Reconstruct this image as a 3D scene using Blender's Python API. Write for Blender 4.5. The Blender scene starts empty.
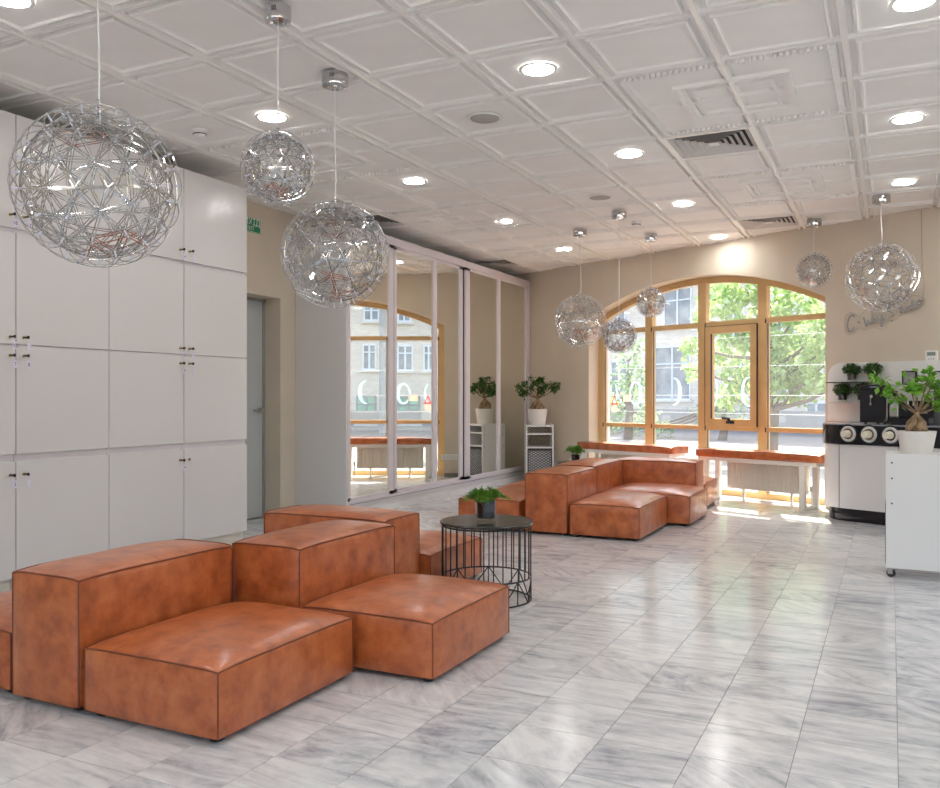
import bpy, bmesh, math, random
from math import sin, cos, tan, atan, atan2, radians, pi, sqrt
from mathutils import Vector, Matrix, noise

random.seed(7)
SC = bpy.context.scene
COL = SC.collection

# ------------------------------------------------------------------ camera
F, HY, H = 860.0, 397.0, 1.155          # focal length and horizon in pixels, camera height
YAW = atan((891 - 470) / F)             # camera turned left of the room's long axis (+Y)
cam_d = bpy.data.cameras.new('camera')
cam_d.sensor_fit = 'HORIZONTAL'; cam_d.sensor_width = 36.0
cam_d.lens = 36.0 * F / 940.0
cam_d.shift_y = (HY - 394.0) / 940.0
cam_d.clip_start = 0.05; cam_d.clip_end = 300
cam = bpy.data.objects.new('camera', cam_d); COL.objects.link(cam)
cam.location = (0, 0, H); cam.rotation_euler = (radians(90), 0, YAW)
SC.camera = cam

# back wall frame: s along the wall (to the right), off outwards, z up
TH = radians(180 - 39.5) - YAW
DIR = Vector((sin(TH), cos(TH), 0)); OUT = Vector((-DIR.y, DIR.x, 0))
_r = Vector(((529.5 - 470) / F * cos(YAW) - sin(YAW), (529.5 - 470) / F * sin(YAW) + cos(YAW), 0))
CORN = Vector((0, 0, 0)) + _r * (-4.65 / _r.x)
WROT = atan2(DIR.y, DIR.x)
def wp(s, off=0, z=0): return CORN + DIR * s + OUT * off + Vector((0, 0, z))

# ------------------------------------------------------------------ world, sun, exposure
world = bpy.data.worlds.new('world'); SC.world = world
world.use_nodes = True
wn = world.node_tree.nodes; wl = world.node_tree.links
sky = wn.new('ShaderNodeTexSky'); sky.sky_type = 'NISHITA'; sky.sun_disc = False
sky.sun_elevation = radians(57); sky.air_density = 1.0; sky.dust_density = 3.5; sky.ozone_density = 1.0
bgn = wn['Background']; bgn.inputs['Strength'].default_value = 0.30
wl.new(sky.outputs[0], bgn.inputs[0])
sun_d = bpy.data.lights.new('sun', 'SUN'); sun_d.energy = 7.0; sun_d.angle = radians(0.6); sun_d.color = (1.0, 0.95, 0.86)
sun = bpy.data.objects.new('sun', sun_d); COL.objects.link(sun)
_sd = (DIR * 0.45 - OUT * 0.62 + Vector((0, 0, -1))).normalized()
sun.rotation_euler = _sd.to_track_quat('-Z', 'Y').to_euler(); sun.location = wp(3, 10, 14)
sky.sun_rotation = atan2(-_sd.x, -_sd.y)
SC.view_settings.view_transform = 'Standard'; SC.view_settings.look = 'None'
SC.view_settings.gamma = 1.0; SC.view_settings.exposure = 1.45
SC.view_settings.use_curve_mapping = False
LAMP = 30.0     # emission of each recessed downlight

# ------------------------------------------------------------------ materials
MATS = {}
def srgb(r, g, b):
    f = lambda c: (c / 255 / 12.92) if c / 255 <= 0.04045 else ((c / 255 + 0.055) / 1.055) ** 2.4
    return (f(r), f(g), f(b), 1)
def mat(name, col, rough=0.5, metal=0.0, var=0.0, vscale=6.0, bump=0.0, bscale=60.0, coat=0.0, spec=0.5, col2=None, vdet=4.0):
    if name in MATS: return MATS[name]
    m = bpy.data.materials.new(name); m.use_nodes = True
    n = m.node_tree.nodes; l = m.node_tree.links; p = n['Principled BSDF']
    p.inputs['Base Color'].default_value = col; p.inputs['Roughness'].default_value = rough
    p.inputs['Metallic'].default_value = metal; p.inputs['Specular IOR Level'].default_value = spec
    p.inputs['Coat Weight'].default_value = coat; p.inputs['Coat Roughness'].default_value = 0.15
    tc = n.new('ShaderNodeTexCoord')
    if var > 0 or col2:
        nz = n.new('ShaderNodeTexNoise'); nz.inputs['Scale'].default_value = vscale; nz.inputs['Detail'].default_value = vdet
        l.new(tc.outputs['Object'], nz.inputs['Vector'])
        cr = n.new('ShaderNodeValToRGB'); cr.color_ramp.elements[0].position = 0.35; cr.color_ramp.elements[1].position = 0.68
        if col2 is None:
            a = tuple(c * (1 - var) for c in col[:3]) + (1,); b = tuple(min(1, c * (1 + var)) for c in col[:3]) + (1,)
        else: a, b = col2, col
        cr.color_ramp.elements[0].color = a; cr.color_ramp.elements[1].color = b
        l.new(nz.outputs[0], cr.inputs[0]); l.new(cr.outputs[0], p.inputs['Base Color'])
    if bump > 0:
        nb = n.new('ShaderNodeTexNoise'); nb.inputs['Scale'].default_value = bscale; nb.inputs['Detail'].default_value = 3
        l.new(tc.outputs['Object'], nb.inputs['Vector'])
        bp = n.new('ShaderNodeBump'); bp.inputs['Strength'].default_value = bump; bp.inputs['Distance'].default_value = 0.01
        l.new(nb.outputs[0], bp.inputs['Height']); l.new(bp.outputs[0], p.inputs['Normal'])
    MATS[name] = m; return m
def emis(name, col, strength):
    m = bpy.data.materials.new(name); m.use_nodes = True
    p = m.node_tree.nodes['Principled BSDF']
    p.inputs['Base Color'].default_value = (0.8, 0.8, 0.8, 1)
    p.inputs['Emission Color'].default_value = col; p.inputs['Emission Strength'].default_value = strength
    MATS[name] = m; return m
def clear(name, tint=(1, 1, 1, 1), veil=0.0, base=0.04):
    """thin glazing: straight-through transmission, mirror reflection rising towards grazing angles, faint white veil imitating glare haze"""
    m = bpy.data.materials.new(name); m.use_nodes = True
    n = m.node_tree.nodes; l = m.node_tree.links
    n.remove(n['Principled BSDF']); o = n['Material Output']
    t = n.new('ShaderNodeBsdfTransparent'); t.inputs[0].default_value = tint
    g = n.new('ShaderNodeBsdfGlossy'); g.inputs['Roughness'].default_value = 0.0
    lw = n.new('ShaderNodeLayerWeight'); lw.inputs['Blend'].default_value = 0.5
    pw = n.new('ShaderNodeMath'); pw.operation = 'POWER'; pw.inputs[1].default_value = 4.0; l.new(lw.outputs['Facing'], pw.inputs[0])
    ma = n.new('ShaderNodeMath'); ma.operation = 'MULTIPLY_ADD'; ma.inputs[1].default_value = 0.8; ma.inputs[2].default_value = base; l.new(pw.outputs[0], ma.inputs[0])
    mx = n.new('ShaderNodeMixShader'); l.new(ma.outputs[0], mx.inputs[0]); l.new(t.outputs[0], mx.inputs[1]); l.new(g.outputs[0], mx.inputs[2])
    out = mx.outputs[0]
    if veil > 0:
        tr = n.new('ShaderNodeBsdfTranslucent'); tr.inputs[0].default_value = (1, 1, 1, 1); m2 = n.new('ShaderNodeMixShader'); m2.inputs[0].default_value = veil
        l.new(out, m2.inputs[1]); l.new(tr.outputs[0], m2.inputs[2]); out = m2.outputs[0]
    l.new(out, o.inputs[0]); MATS[name] = m; return m
def film(name, col, keep=0.25):
    """printed translucent film on glass"""
    m = bpy.data.materials.new(name); m.use_nodes = True
    n = m.node_tree.nodes; l = m.node_tree.links; n.remove(n['Principled BSDF']); o = n['Material Output']
    tc = n.new('ShaderNodeTexCoord'); nz = n.new('ShaderNodeTexNoise'); nz.inputs['Scale'].default_value = 25; l.new(tc.outputs['Object'], nz.inputs['Vector'])
    cr = n.new('ShaderNodeValToRGB'); cr.color_ramp.elements[0].color = tuple(c * .85 for c in col[:3]) + (1,); cr.color_ramp.elements[1].color = col; l.new(nz.outputs[0], cr.inputs[0])
    a = n.new('ShaderNodeBsdfTranslucent'); b = n.new('ShaderNodeBsdfDiffuse'); t = n.new('ShaderNodeBsdfTransparent')
    l.new(cr.outputs[0], a.inputs[0]); l.new(cr.outputs[0], b.inputs[0])
    m1 = n.new('ShaderNodeMixShader'); m1.inputs[0].default_value = .3; l.new(a.outputs[0], m1.inputs[1]); l.new(b.outputs[0], m1.inputs[2])
    m2 = n.new('ShaderNodeMixShader'); m2.inputs[0].default_value = keep; l.new(m1.outputs[0], m2.inputs[1]); l.new(t.outputs[0], m2.inputs[2]); l.new(m2.outputs[0], o.inputs[0]); MATS[name] = m; return m

WALL = mat('beige_plaster', srgb(214, 202, 184), 0.75, var=0.03, vscale=2.5, bump=0.05, bscale=140)
WALLOUT = mat('outer_render', srgb(225, 215, 200), 0.85, var=0.04, vscale=3)
WHITE = mat('white_lacquer', srgb(222, 219, 218), 0.22, var=0.01, vscale=1.2)
WHITEM = mat('white_matt', srgb(232, 231, 230), 0.45, var=0.01, vscale=2)
PLINTH = mat('ivory_plinth', srgb(224, 218, 205), 0.5, var=0.02)
CEILP = mat('ceiling_white', srgb(243, 241, 238), 0.55, var=0.015, vscale=5)
CEILB = mat('ceiling_backing', srgb(150, 147, 143), 0.8, var=0.03)
TBAR = mat('ceiling_runner_white', srgb(246, 243, 238), 0.35, var=0.01)
DOORG = mat('grey_door', srgb(186, 190, 190), 0.45, var=0.02, vscale=1)
STEEL = mat('brushed_steel', srgb(190, 190, 188), 0.28, 1.0, var=0.05, vscale=20)
CHROME = mat('chrome', (0.58, 0.58, 0.60, 1), 0.10, 1.0, var=0.02, vscale=9)
CAGE = mat('polished_steel_strip', (0.60, 0.60, 0.60, 1), 0.09, 1.0, var=0.04, vscale=15)
PIN = mat('milky_led_pin', srgb(225, 226, 238), 0.2, 0.0, var=0.02)
CORD = mat('clear_cord', srgb(225, 224, 222), 0.35, var=0.02)
ALU = mat('white_aluminium', srgb(226, 219, 224), 0.32, 0.0, var=0.01)
DARK = mat('dark_gap', srgb(40, 40, 44), 0.6, var=0.05)
BLACKM = mat('black_metal', srgb(22, 22, 24), 0.38, var=0.1, vscale=12)
BLACKT = mat('black_table_top', srgb(46, 45, 42), 0.22, var=0.15, vscale=9)
BLACKG = mat('black_gloss', srgb(14, 16, 26), 0.06, var=0.08, vscale=3)
BLACKP = mat('black_plastic', srgb(24, 25, 30), 0.3, var=0.1)
WOODF = mat('honey_window_frame', srgb(208, 174, 122), 0.40, var=0.06, vscale=5)
BENCHW = mat('white_steel_tube', srgb(238, 234, 226), 0.35, var=0.01)
RADW = mat('radiator_enamel', srgb(236, 231, 218), 0.35, var=0.01)
POTW = mat('white_ceramic', srgb(232, 228, 222), 0.3, var=0.02)
SOIL = mat('dark_soil', srgb(62, 46, 34), 0.95, var=0.3, vscale=40, bump=0.5, bscale=80)
BARK = mat('bonsai_bark', srgb(172, 146, 114), 0.8, col2=srgb(116, 90, 66), vscale=18, bump=0.4, bscale=50)
BRASS = mat('brass_lock', srgb(176, 150, 104), 0.3, 1.0, var=0.05)
TAGP = mat('key_tag_plastic', srgb(226, 224, 236), 0.25, var=0.02)
INK = mat('violet_ink', srgb(92, 72, 150), 0.6, var=0.05)
RUBBER = mat('caster_rubber', srgb(58, 58, 62), 0.5, var=0.08)
GREEN = mat('exit_green', srgb(18, 132, 88), 0.45, var=0.03)
SIGNW = mat('sign_white', srgb(240, 240, 236), 0.5, var=0.01)
GREYP = mat('speaker_grille_grey', srgb(176, 173, 170), 0.7, var=0.05, vscale=60)
LCD = mat('lcd_grey', srgb(140, 150, 145), 0.3, var=0.05)
CUPW = mat('paper_cup', srgb(232, 224, 205), 0.6, var=0.02)
CUPB = mat('kraft_cup', srgb(120, 92, 62), 0.6, var=0.05)
NEON = mat('unlit_neon_tube', srgb(170, 167, 165), 0.25, var=0.03)
ACRYL = clear('acrylic_plate', (0.995, 0.995, 0.995, 1), base=0.01)
GLASS = clear('window_glass', (0.97, 0.98, 0.975, 1), veil=0.02)  # veil puts the hazy window glare into the glass itself
JAR = clear('jar_glass', (0.95, 0.965, 0.96, 1))
RINGBLUE = film('pale_blue_translucent', srgb(205, 240, 250))
REDP = film('red_print', srgb(230, 90, 70), .1)
MIRR = mat('silver_mirror', (0.90, 0.90, 0.84, 1), 0.0, 1.0)
LEATH = None

def leather(name, c1, c2, c3, rough):
    m = bpy.data.materials.new(name); m.use_nodes = True
    n = m.node_tree.nodes; l = m.node_tree.links; p = n['Principled BSDF']
    tc = n.new('ShaderNodeTexCoord'); oi = n.new('ShaderNodeObjectInfo')
    ad = n.new('ShaderNodeVectorMath'); ad.operation = 'ADD'
    sc = n.new('ShaderNodeVectorMath'); sc.operation = 'SCALE'; sc.inputs['Scale'].default_value = 17.0
    cb = n.new('ShaderNodeCombineXYZ'); l.new(oi.outputs['Random'], cb.inputs[0]); l.new(oi.outputs['Random'], cb.inputs[1])
    l.new(cb.outputs[0], sc.inputs[0]); l.new(tc.outputs['Object'], ad.inputs[0]); l.new(sc.outputs[0], ad.inputs[1])
    nz = n.new('ShaderNodeTexNoise'); nz.inputs['Scale'].default_value = 11; nz.inputs['Detail'].default_value = 6; nz.inputs['Roughness'].default_value = 0.6
    l.new(ad.outputs[0], nz.inputs['Vector'])
    cr = n.new('ShaderNodeValToRGB'); e = cr.color_ramp.elements
    e[0].position = 0.30; e[0].color = c1; e[1].position = 0.72; e[1].color = c3
    k = e.new(0.5); k.color = c2
    l.new(nz.outputs[0], cr.inputs[0]); l.new(cr.outputs[0], p.inputs['Base Color'])
    p.inputs['Roughness'].default_value = rough; p.inputs['Coat Weight'].default_value = 0.4; p.inputs['Coat Roughness'].default_value = 0.22
    vo = n.new('ShaderNodeTexVoronoi'); vo.inputs['Scale'].default_value = 260; l.new(ad.outputs[0], vo.inputs['Vector'])
    n2 = n.new('ShaderNodeTexNoise'); n2.inputs['Scale'].default_value = 9; n2.inputs['Detail'].default_value = 2; l.new(ad.outputs[0], n2.inputs['Vector'])
    b1 = n.new('ShaderNodeBump'); b1.inputs['Strength'].default_value = 0.10; b1.inputs['Distance'].default_value = 0.004; l.new(vo.outputs[0], b1.inputs['Height'])
    b2 = n.new('ShaderNodeBump'); b2.inputs['Strength'].default_value = 0.16; b2.inputs['Distance'].default_value = 0.03
    l.new(n2.outputs[0], b2.inputs['Height']); l.new(b1.outputs[0], b2.inputs['Normal']); l.new(b2.outputs[0], p.inputs['Normal'])
    MATS[name] = m; return m
LEATH = leather('cognac_leather', srgb(150, 74, 35), srgb(184, 98, 51), srgb(203, 118, 67), 0.31)
PIPE = mat('leather_piping', srgb(128, 64, 34), 0.45, var=0.1, vscale=20)

def marble():
    m = bpy.data.materials.new('grey_marble'); m.use_nodes = True
    n = m.node_tree.nodes; l = m.node_tree.links; p = n['Principled BSDF']
    uv = n.new('ShaderNodeUVMap'); uv.uv_map = 'UVMap'
    oi = n.new('ShaderNodeObjectInfo'); ge = n.new('ShaderNodeNewGeometry')
    def M(op, a, b=None):
        k = n.new('ShaderNodeMath'); k.operation = op
        for i, v in enumerate((a, b)):
            if v is None: continue
            if isinstance(v, (int, float)): k.inputs[i].default_value = v
            else: l.new(v, k.inputs[i])
        return k.outputs[0]
    rnd = M('FRACT', M('ADD', M('MULTIPLY', oi.outputs['Random'], 7.31), M('MULTIPLY', ge.outputs['Random Per Island'], 3.77)))
    r2 = M('FRACT', M('MULTIPLY', rnd, 13.7)); r3 = M('FRACT', M('MULTIPLY', rnd, 57.3))
    # most slabs keep the veins across the room, some are turned
    ang = M('ADD', M('MULTIPLY', M('GREATER_THAN', r2, 0.80), 0.8), M('MULTIPLY', M('SUBTRACT', r3, 0.5), 0.25))
    rot = n.new('ShaderNodeVectorRotate'); rot.rotation_type = 'Z_AXIS'; l.new(uv.outputs[0], rot.inputs['Vector']); l.new(ang, rot.inputs['Angle'])
    cb = n.new('ShaderNodeCombineXYZ'); l.new(M('MULTIPLY', rnd, 90), cb.inputs[0]); l.new(M('MULTIPLY', r2, 40), cb.inputs[1]); l.new(M('MULTIPLY', r3, 20), cb.inputs[2])
    ad = n.new('ShaderNodeVectorMath'); ad.operation = 'ADD'; l.new(rot.outputs[0], ad.inputs[0]); l.new(cb.outputs[0], ad.inputs[1])
    def nz(vec, scale, det, rough, dist, sx=1, sy=1):
        mp = n.new('ShaderNodeMapping'); mp.inputs['Scale'].default_value = (sx, sy, 1); l.new(vec, mp.inputs[0])
        k = n.new('ShaderNodeTexNoise'); k.inputs['Scale'].default_value = scale; k.inputs['Detail'].default_value = det
        k.inputs['Roughness'].default_value = rough; k.inputs['Distortion'].default_value = dist; l.new(mp.outputs[0], k.inputs['Vector']); return k.outputs[0]
    streak = nz(ad.outputs[0], 1.6, 6, 0.56, 0.35, 0.6, 4.2)
    cloud = nz(ad.outputs[0], 1.9, 5, 0.6, 0.9, 1, 1.6)
    fine = nz(ad.outputs[0], 9.0, 6, 0.7, 0.4, 0.8, 2.2)
    wc = M('MULTIPLY', M('GREATER_THAN', M('FRACT', M('MULTIPLY', rnd, 29.1)), 0.62), 0.34)
    mixv = M('ADD', M('ADD', M('MULTIPLY', streak, M('SUBTRACT', 0.56, wc)), M('MULTIPLY', cloud, M('ADD', 0.26, wc))), M('MULTIPLY', fine, 0.18))
    mixv = M('ADD', mixv, M('MULTIPLY', M('SUBTRACT', r3, 0.5), 0.10))
    cr = n.new('ShaderNodeValToRGB'); e = cr.color_ramp.elements
    e[0].position = 0.33; e[0].color = srgb(152, 154, 162)
    e[1].position = 0.62; e[1].color = srgb(228, 228, 227)
    k = e.new(0.43); k.color = srgb(190, 192, 196)
    k = e.new(0.50); k.color = srgb(208, 209, 211)
    l.new(mixv, cr.inputs[0]); l.new(cr.outputs[0], p.inputs['Base Color'])
    p.inputs['Roughness'].default_value = 0.16
    rr = M('ADD', M('MULTIPLY', fine, 0.16), 0.085); l.new(rr, p.inputs['Roughness'])
    bp = n.new('ShaderNodeBump'); bp.inputs['Strength'].default_value = 0.04; bp.inputs['Distance'].default_value = 0.01
    l.new(cloud, bp.inputs['Height']); l.new(bp.outputs[0], p.inputs['Normal'])
    MATS['marble'] = m; return m
MARBLE = marble()
GROUT = mat('floor_grout', srgb(142, 138, 130), 0.8, var=0.08, vscale=8)

# ------------------------------------------------------------------ mesh helpers
def obj(name, bm, m, parent=None, smooth=False, loc=None, rotz=None, sharp=None):
    me = bpy.data.meshes.new(name)
    bmesh.ops.recalc_face_normals(bm, faces=bm.faces[:])
    if smooth:
        for f in bm.faces: f.smooth = True
    bm.to_mesh(me); bm.free()
    if sharp: me.set_sharp_from_angle(angle=radians(sharp))
    if m: me.materials.append(m)
    o = bpy.data.objects.new(name, me); COL.objects.link(o)
    if parent: o.parent = parent
    if loc is not None: o.location = loc
    if rotz is not None: o.rotation_euler = (0, 0, rotz)
    return o
def share(name, src, parent=None, loc=None, rot=None, scale=None):
    o = bpy.data.objects.new(name, src.data); COL.objects.link(o)
    if parent: o.parent = parent
    if loc is not None: o.location = loc
    if rot is not None: o.rotation_euler = rot
    if scale is not None: o.scale = scale
    return o
def thing(name, label, cat, loc=(0, 0, 0), rotz=0, group=None):
    o = bpy.data.objects.new(name, None); COL.objects.link(o); o.empty_display_size = 0.1
    o.location = loc; o.rotation_euler = (0, 0, rotz); o['label'] = label; o['category'] = cat
    if group: o['group'] = group
    return o
def tag(o, label, cat, group=None):
    o['label'] = label; o['category'] = cat
    if group: o['group'] = group
    return o
def struct(o, label=None):
    o['kind'] = 'structure'
    if label: o['label'] = label
    return o
def stuff(o): o['kind'] = 'stuff'; return o
def B(): return bmesh.new()
def box(bm, x0, x1, y0, y1, z0, z1, bev=0.0, seg=2):
    vs = [bm.verts.new((x, y, z)) for z in (z0, z1) for y in (y0, y1) for x in (x0, x1)]
    fs = [bm.faces.new([vs[i] for i in q]) for q in ((0, 2, 3, 1), (4, 5, 7, 6), (0, 1, 5, 4), (2, 6, 7, 3), (0, 4, 6, 2), (1, 3, 7, 5))]
    if bev > 0:
        es = list({e for f in fs for e in f.edges})
        bmesh.ops.bevel(bm, geom=es, offset=bev, segments=seg, profile=0.5, affect='EDGES')
    return bm
def bx(*a, **k): return box(B(), *a, **k)
def tube(bm, pts, r, seg=6, cap=True, closed=False):
    pts = [Vector(p) for p in pts]; rings = []; n = len(pts)
    rad = r if isinstance(r, (list, tuple)) else [r] * n
    prev = None
    for i, p in enumerate(pts):
        if closed: d = pts[(i + 1) % n] - pts[i - 1]
        else: d = pts[min(i + 1, n - 1)] - pts[max(i - 1, 0)]
        if d.length < 1e-9: d = Vector((0, 0, 1))
        d.normalize()
        if prev is None:
            up = Vector((0, 0, 1)) if abs(d.z) < 0.95 else Vector((1, 0, 0))
        else: up = prev
        a = (up - d * up.dot(d))
        if a.length < 1e-6: a = d.orthogonal()
        a.normalize(); prev = a; b = d.cross(a)
        rings.append([bm.verts.new(p + a * (rad[i] * cos(2 * pi * k / seg)) + b * (rad[i] * sin(2 * pi * k / seg))) for k in range(seg)])
    m = n if closed else n - 1
    for i in range(m):
        A, C = rings[i], rings[(i + 1) % n]
        for k in range(seg):
            bm.faces.new((A[k], A[(k + 1) % seg], C[(k + 1) % seg], C[k]))
    if cap and not closed:
        bm.faces.new(rings[0][::-1]); bm.faces.new(rings[-1])
    return bm
def lathe(bm, prof, seg=24, c=(0, 0, 0), cap=True):
    c = Vector(c); rings = []
    for r, z in prof:
        rings.append([bm.verts.new(c + Vector((max(r, 1e-4) * cos(2 * pi * k / seg), max(r, 1e-4) * sin(2 * pi * k / seg), z))) for k in range(seg)])
    for A, C in zip(rings, rings[1:]):
        for k in range(seg): bm.faces.new((A[k], A[(k + 1) % seg], C[(k + 1) % seg], C[k]))
    if cap:
        bm.faces.new(rings[0][::-1]); bm.faces.new(rings[-1])
    return bm
def cyl(bm, c, r, z0, z1, seg=16): return lathe(bm, [(r, z0), (r, z1)], seg, c)
def prism(bm, poly, e0, e1, axis='y'):
    """extrude a 2D outline; axis y: outline in x,z; axis z: outline in x,y"""
    f = (lambda p, e: (p[0], e, p[1])) if axis == 'y' else (lambda p, e: (p[0], p[1], e))
    A = [bm.verts.new(f(p, e0)) for p in poly]; C = [bm.verts.new(f(p, e1)) for p in poly]
    bm.faces.new(A); bm.faces.new(C[::-1]); n = len(poly)
    for i in range(n): bm.faces.new((A[i], C[i], C[(i + 1) % n], A[(i + 1) % n]))
    return bm

# ================================================================== THE ROOM
ZC = 2.925; CELL = 0.6045; BC, AC = -1.72, 6.17        # ceiling height, panel module, one panel centre
XL, XR, YF = -5.25, 4.6, -3.2
S_R = (XR - CORN.x) / DIR.x                             # where the right wall meets the back wall
def back_y(x, off=0): return CORN.y + OUT.y * off + (x - CORN.x - OUT.x * off) * DIR.y / DIR.x

# ---- floor: base slab and marble tiles
T = 0.30; TB0, TA0 = -0.130, 3.557
fb = B(); vs = [fb.verts.new(p) for p in ((XL - .4, YF - .2, -.02), (XR + .3, YF - .2, -.02), (XR + .3, back_y(XR + .3, .45), -.02), (XL - .4, back_y(XL - .4, .45), -.02))]
r = bmesh.ops.extrude_face_region(fb, geom=[fb.faces.new(vs)])
for v in r['geom']:
    if isinstance(v, bmesh.types.BMVert): v.co.z = -.0025
floor = struct(obj('floor', fb, GROUT))
def project(p):
    d = Vector(p) - Vector((0, 0, H)); X = d.x * cos(YAW) + d.y * sin(YAW); Z = -d.x * sin(YAW) + d.y * cos(YAW)
    if Z < 0.2: return None
    return 470 + F * X / Z, HY - F * d.z / Z, Z
g = 0.0012
def tile_into(bm, x0, x1, y0, y1):
    box(bm, x0, x1, y0, y1, -.0024, 0)
tm = B(); tile_into(tm, -T / 2 + g, T / 2 - g, -T / 2 + g, T / 2 - g)
def add_uv(me, cx=0, cy=0, per=None):
    uvl = me.uv_layers.new(name='UVMap')
    for lp in me.loops:
        co = me.vertices[lp.vertex_index].co
        uvl.data[lp.index].uv = ((co.x - cx) / T, (co.y - cy) / T)
vis, rest = [], []
for i in range(-20, 20):
    for j in range(-24, 32):
        cx, cy = TB0 + i * T, TA0 + j * T
        if cx < XL - .1 or cx > XR + .1 or cy < YF - .1: continue
        if cy > back_y(cx) + .28: continue
        q = project((cx, cy, 0))
        inwall = cy + T / 2 > back_y(cx + T / 2) - .02
        if q and -30 < q[0] < 970 and q[1] < 830 and not inwall: vis.append((q[2], cx, cy))
        else: rest.append((cx, cy))
vis.sort()
hid = lambda x, y: (-2.95 < x < -1.95 and 2.2 < y < 2.85) or (-2.6 < x < -1.65 and 3.05 < y < 3.65)
vis = [v for v in vis if not hid(v[1], v[2])] + [v for v in vis if hid(v[1], v[2])]
first = None
for k, (z, cx, cy) in enumerate(vis):
    if k >= 299: rest.append((cx, cy)); continue
    if first is None:
        first = obj('floor_tile', tm, MARBLE, floor, loc=(cx, cy, 0)); add_uv(first.data)
    else: share('floor_tile', first, floor, (cx, cy, 0))
rb = B()
for cx, cy in rest: tile_into(rb, cx - T / 2 + g, cx + T / 2 - g, cy - T / 2 + g, cy + T / 2 - g)
ro = stuff(obj('floor_tile_field', rb, MARBLE, floor)); add_uv(ro.data)

# ---- left wall with the recessed door
DA0, DA1, DZ = 5.70, 6.597, 2.10
wl_ = B(); YB = back_y(XL)
box(wl_, XL - .30, XL, YF, DA0, 0, ZC + .04); box(wl_, XL - .30, XL, DA1, YB + .1, 0, ZC + .04); box(wl_, XL - .30, XL, DA0, DA1, DZ, ZC + .04)
struct(obj('wall_left', wl_, WALL))
d1 = thing('door_1', 'grey flush door set deep in the beige left wall', 'door', (XL - .183, (DA0 + DA1) / 2, 0)); struct(d1); del d1['category']
hw = (DA1 - DA0) / 2
obj('door_leaf', bx(-.10, -.012, -hw + .03, hw - .03, .006, DZ - .03), DOORG, d1)
fr = B(); box(fr, -.06, .0, hw - .03, hw, 0, DZ); box(fr, -.06, 0, -hw, -hw + .03, 0, DZ); box(fr, -.06, 0, -hw, hw, DZ - .03, DZ)
obj('door_frame', fr, mat('grey_door_frame', srgb(150, 152, 150), 0.5, var=0.03), d1)
hb = B(); cyl(hb, (0, 0, 0), .024, 0, .05, 14); hb.transform(Matrix.Rotation(radians(90), 4, 'Y')); bmesh.ops.translate(hb, vec=(-.012, hw - .085, 1.03), verts=hb.verts)
tube(hb, [(.03, hw - .085, 1.03), (.035, hw - .20, 1.03)], .011, 8)
obj('door_handle', hb, STEEL, d1, smooth=True, sharp=40)

# ---- back wall with the arched full-height opening
AC_S, AHW, ASP, ATOP = 2.79, 1.648, 2.19, 2.58
AR = (AHW ** 2 + (ATOP - ASP) ** 2) / (2 * (ATOP - ASP))
def arch(hw, drop=0.0, n=24, rev=False):
    """points of the arch from left to right, inset by drop"""
    out = []
    for i in range(n + 1):
        s = -hw + 2 * hw * i / n
        z = ATOP - AR + sqrt(max(0, (AR - drop) ** 2 - s * s))
        out.append((AC_S + s, z))
    return out[::-1] if rev else out
SL, SR_ = -0.75, S_R + .2
outline = [(SL, 0), (SL, ZC + .04), (SR_, ZC + .04), (SR_, 0), (AC_S + AHW, 0)] + arch(AHW, rev=True) + [(AC_S - AHW, 0)]
wb = B()
loop_in = outline; WTH = .42
def wall_prism(y0, y1):
    bm = B(); A = [bm.verts.new((p[0], y0, p[1])) for p in loop_in]; C = [bm.verts.new((p[0], y1, p[1])) for p in loop_in]
    n = len(loop_in)
    # split the face into strips so that it never depends on n-gon tessellation
    top = ZC + .03
    ar = arch(AHW)
    def strips(y):
        v = lambda s, z: bm.verts.new((s, y, z))
        bm.faces.new((v(SL, 0), v(AC_S - AHW, 0), v(AC_S - AHW, top), v(SL, top)))
        bm.faces.new((v(AC_S + AHW, 0), v(SR_, 0), v(SR_, top), v(AC_S + AHW, top)))
        for a, b in zip(ar, ar[1:]): bm.faces.new((v(*a), v(*b), v(b[0], top), v(a[0], top)))
    strips(y0); strips(y1)
    for i in range(n): bm.faces.new((A[i], A[(i + 1) % n], C[(i + 1) % n], C[i]))
    bmesh.ops.remove_doubles(bm, verts=bm.verts[:], dist=1e-5)
    return bm
WALLROOT = wall_prism(0, .24)
struct(obj('wall_back', WALLROOT, WALL, loc=CORN, rotz=WROT))
struct(obj('wall_outside', wall_prism(.241, WTH), WALLOUT, loc=CORN, rotz=WROT))
# ---- walls out of view
br = B(); RW = [(-2.2, -.2), (.8, 2.8), (3.8, 5.8)]  # unseen right wall openings, added to let daylight brighten the room
ys = [YF - .2] + [v for w in RW for v in w] + [back_y(XR) + .1]
for a, b in zip(ys[::2], ys[1::2]): box(br, XR, XR + .2, a, b, 0, ZC + .04)
for a, b in RW: box(br, XR, XR + .2, a, b, 0, .35); box(br, XR, XR + .2, a, b, 2.5, ZC + .04)
struct(obj('wall_right', br, WALL))
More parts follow.
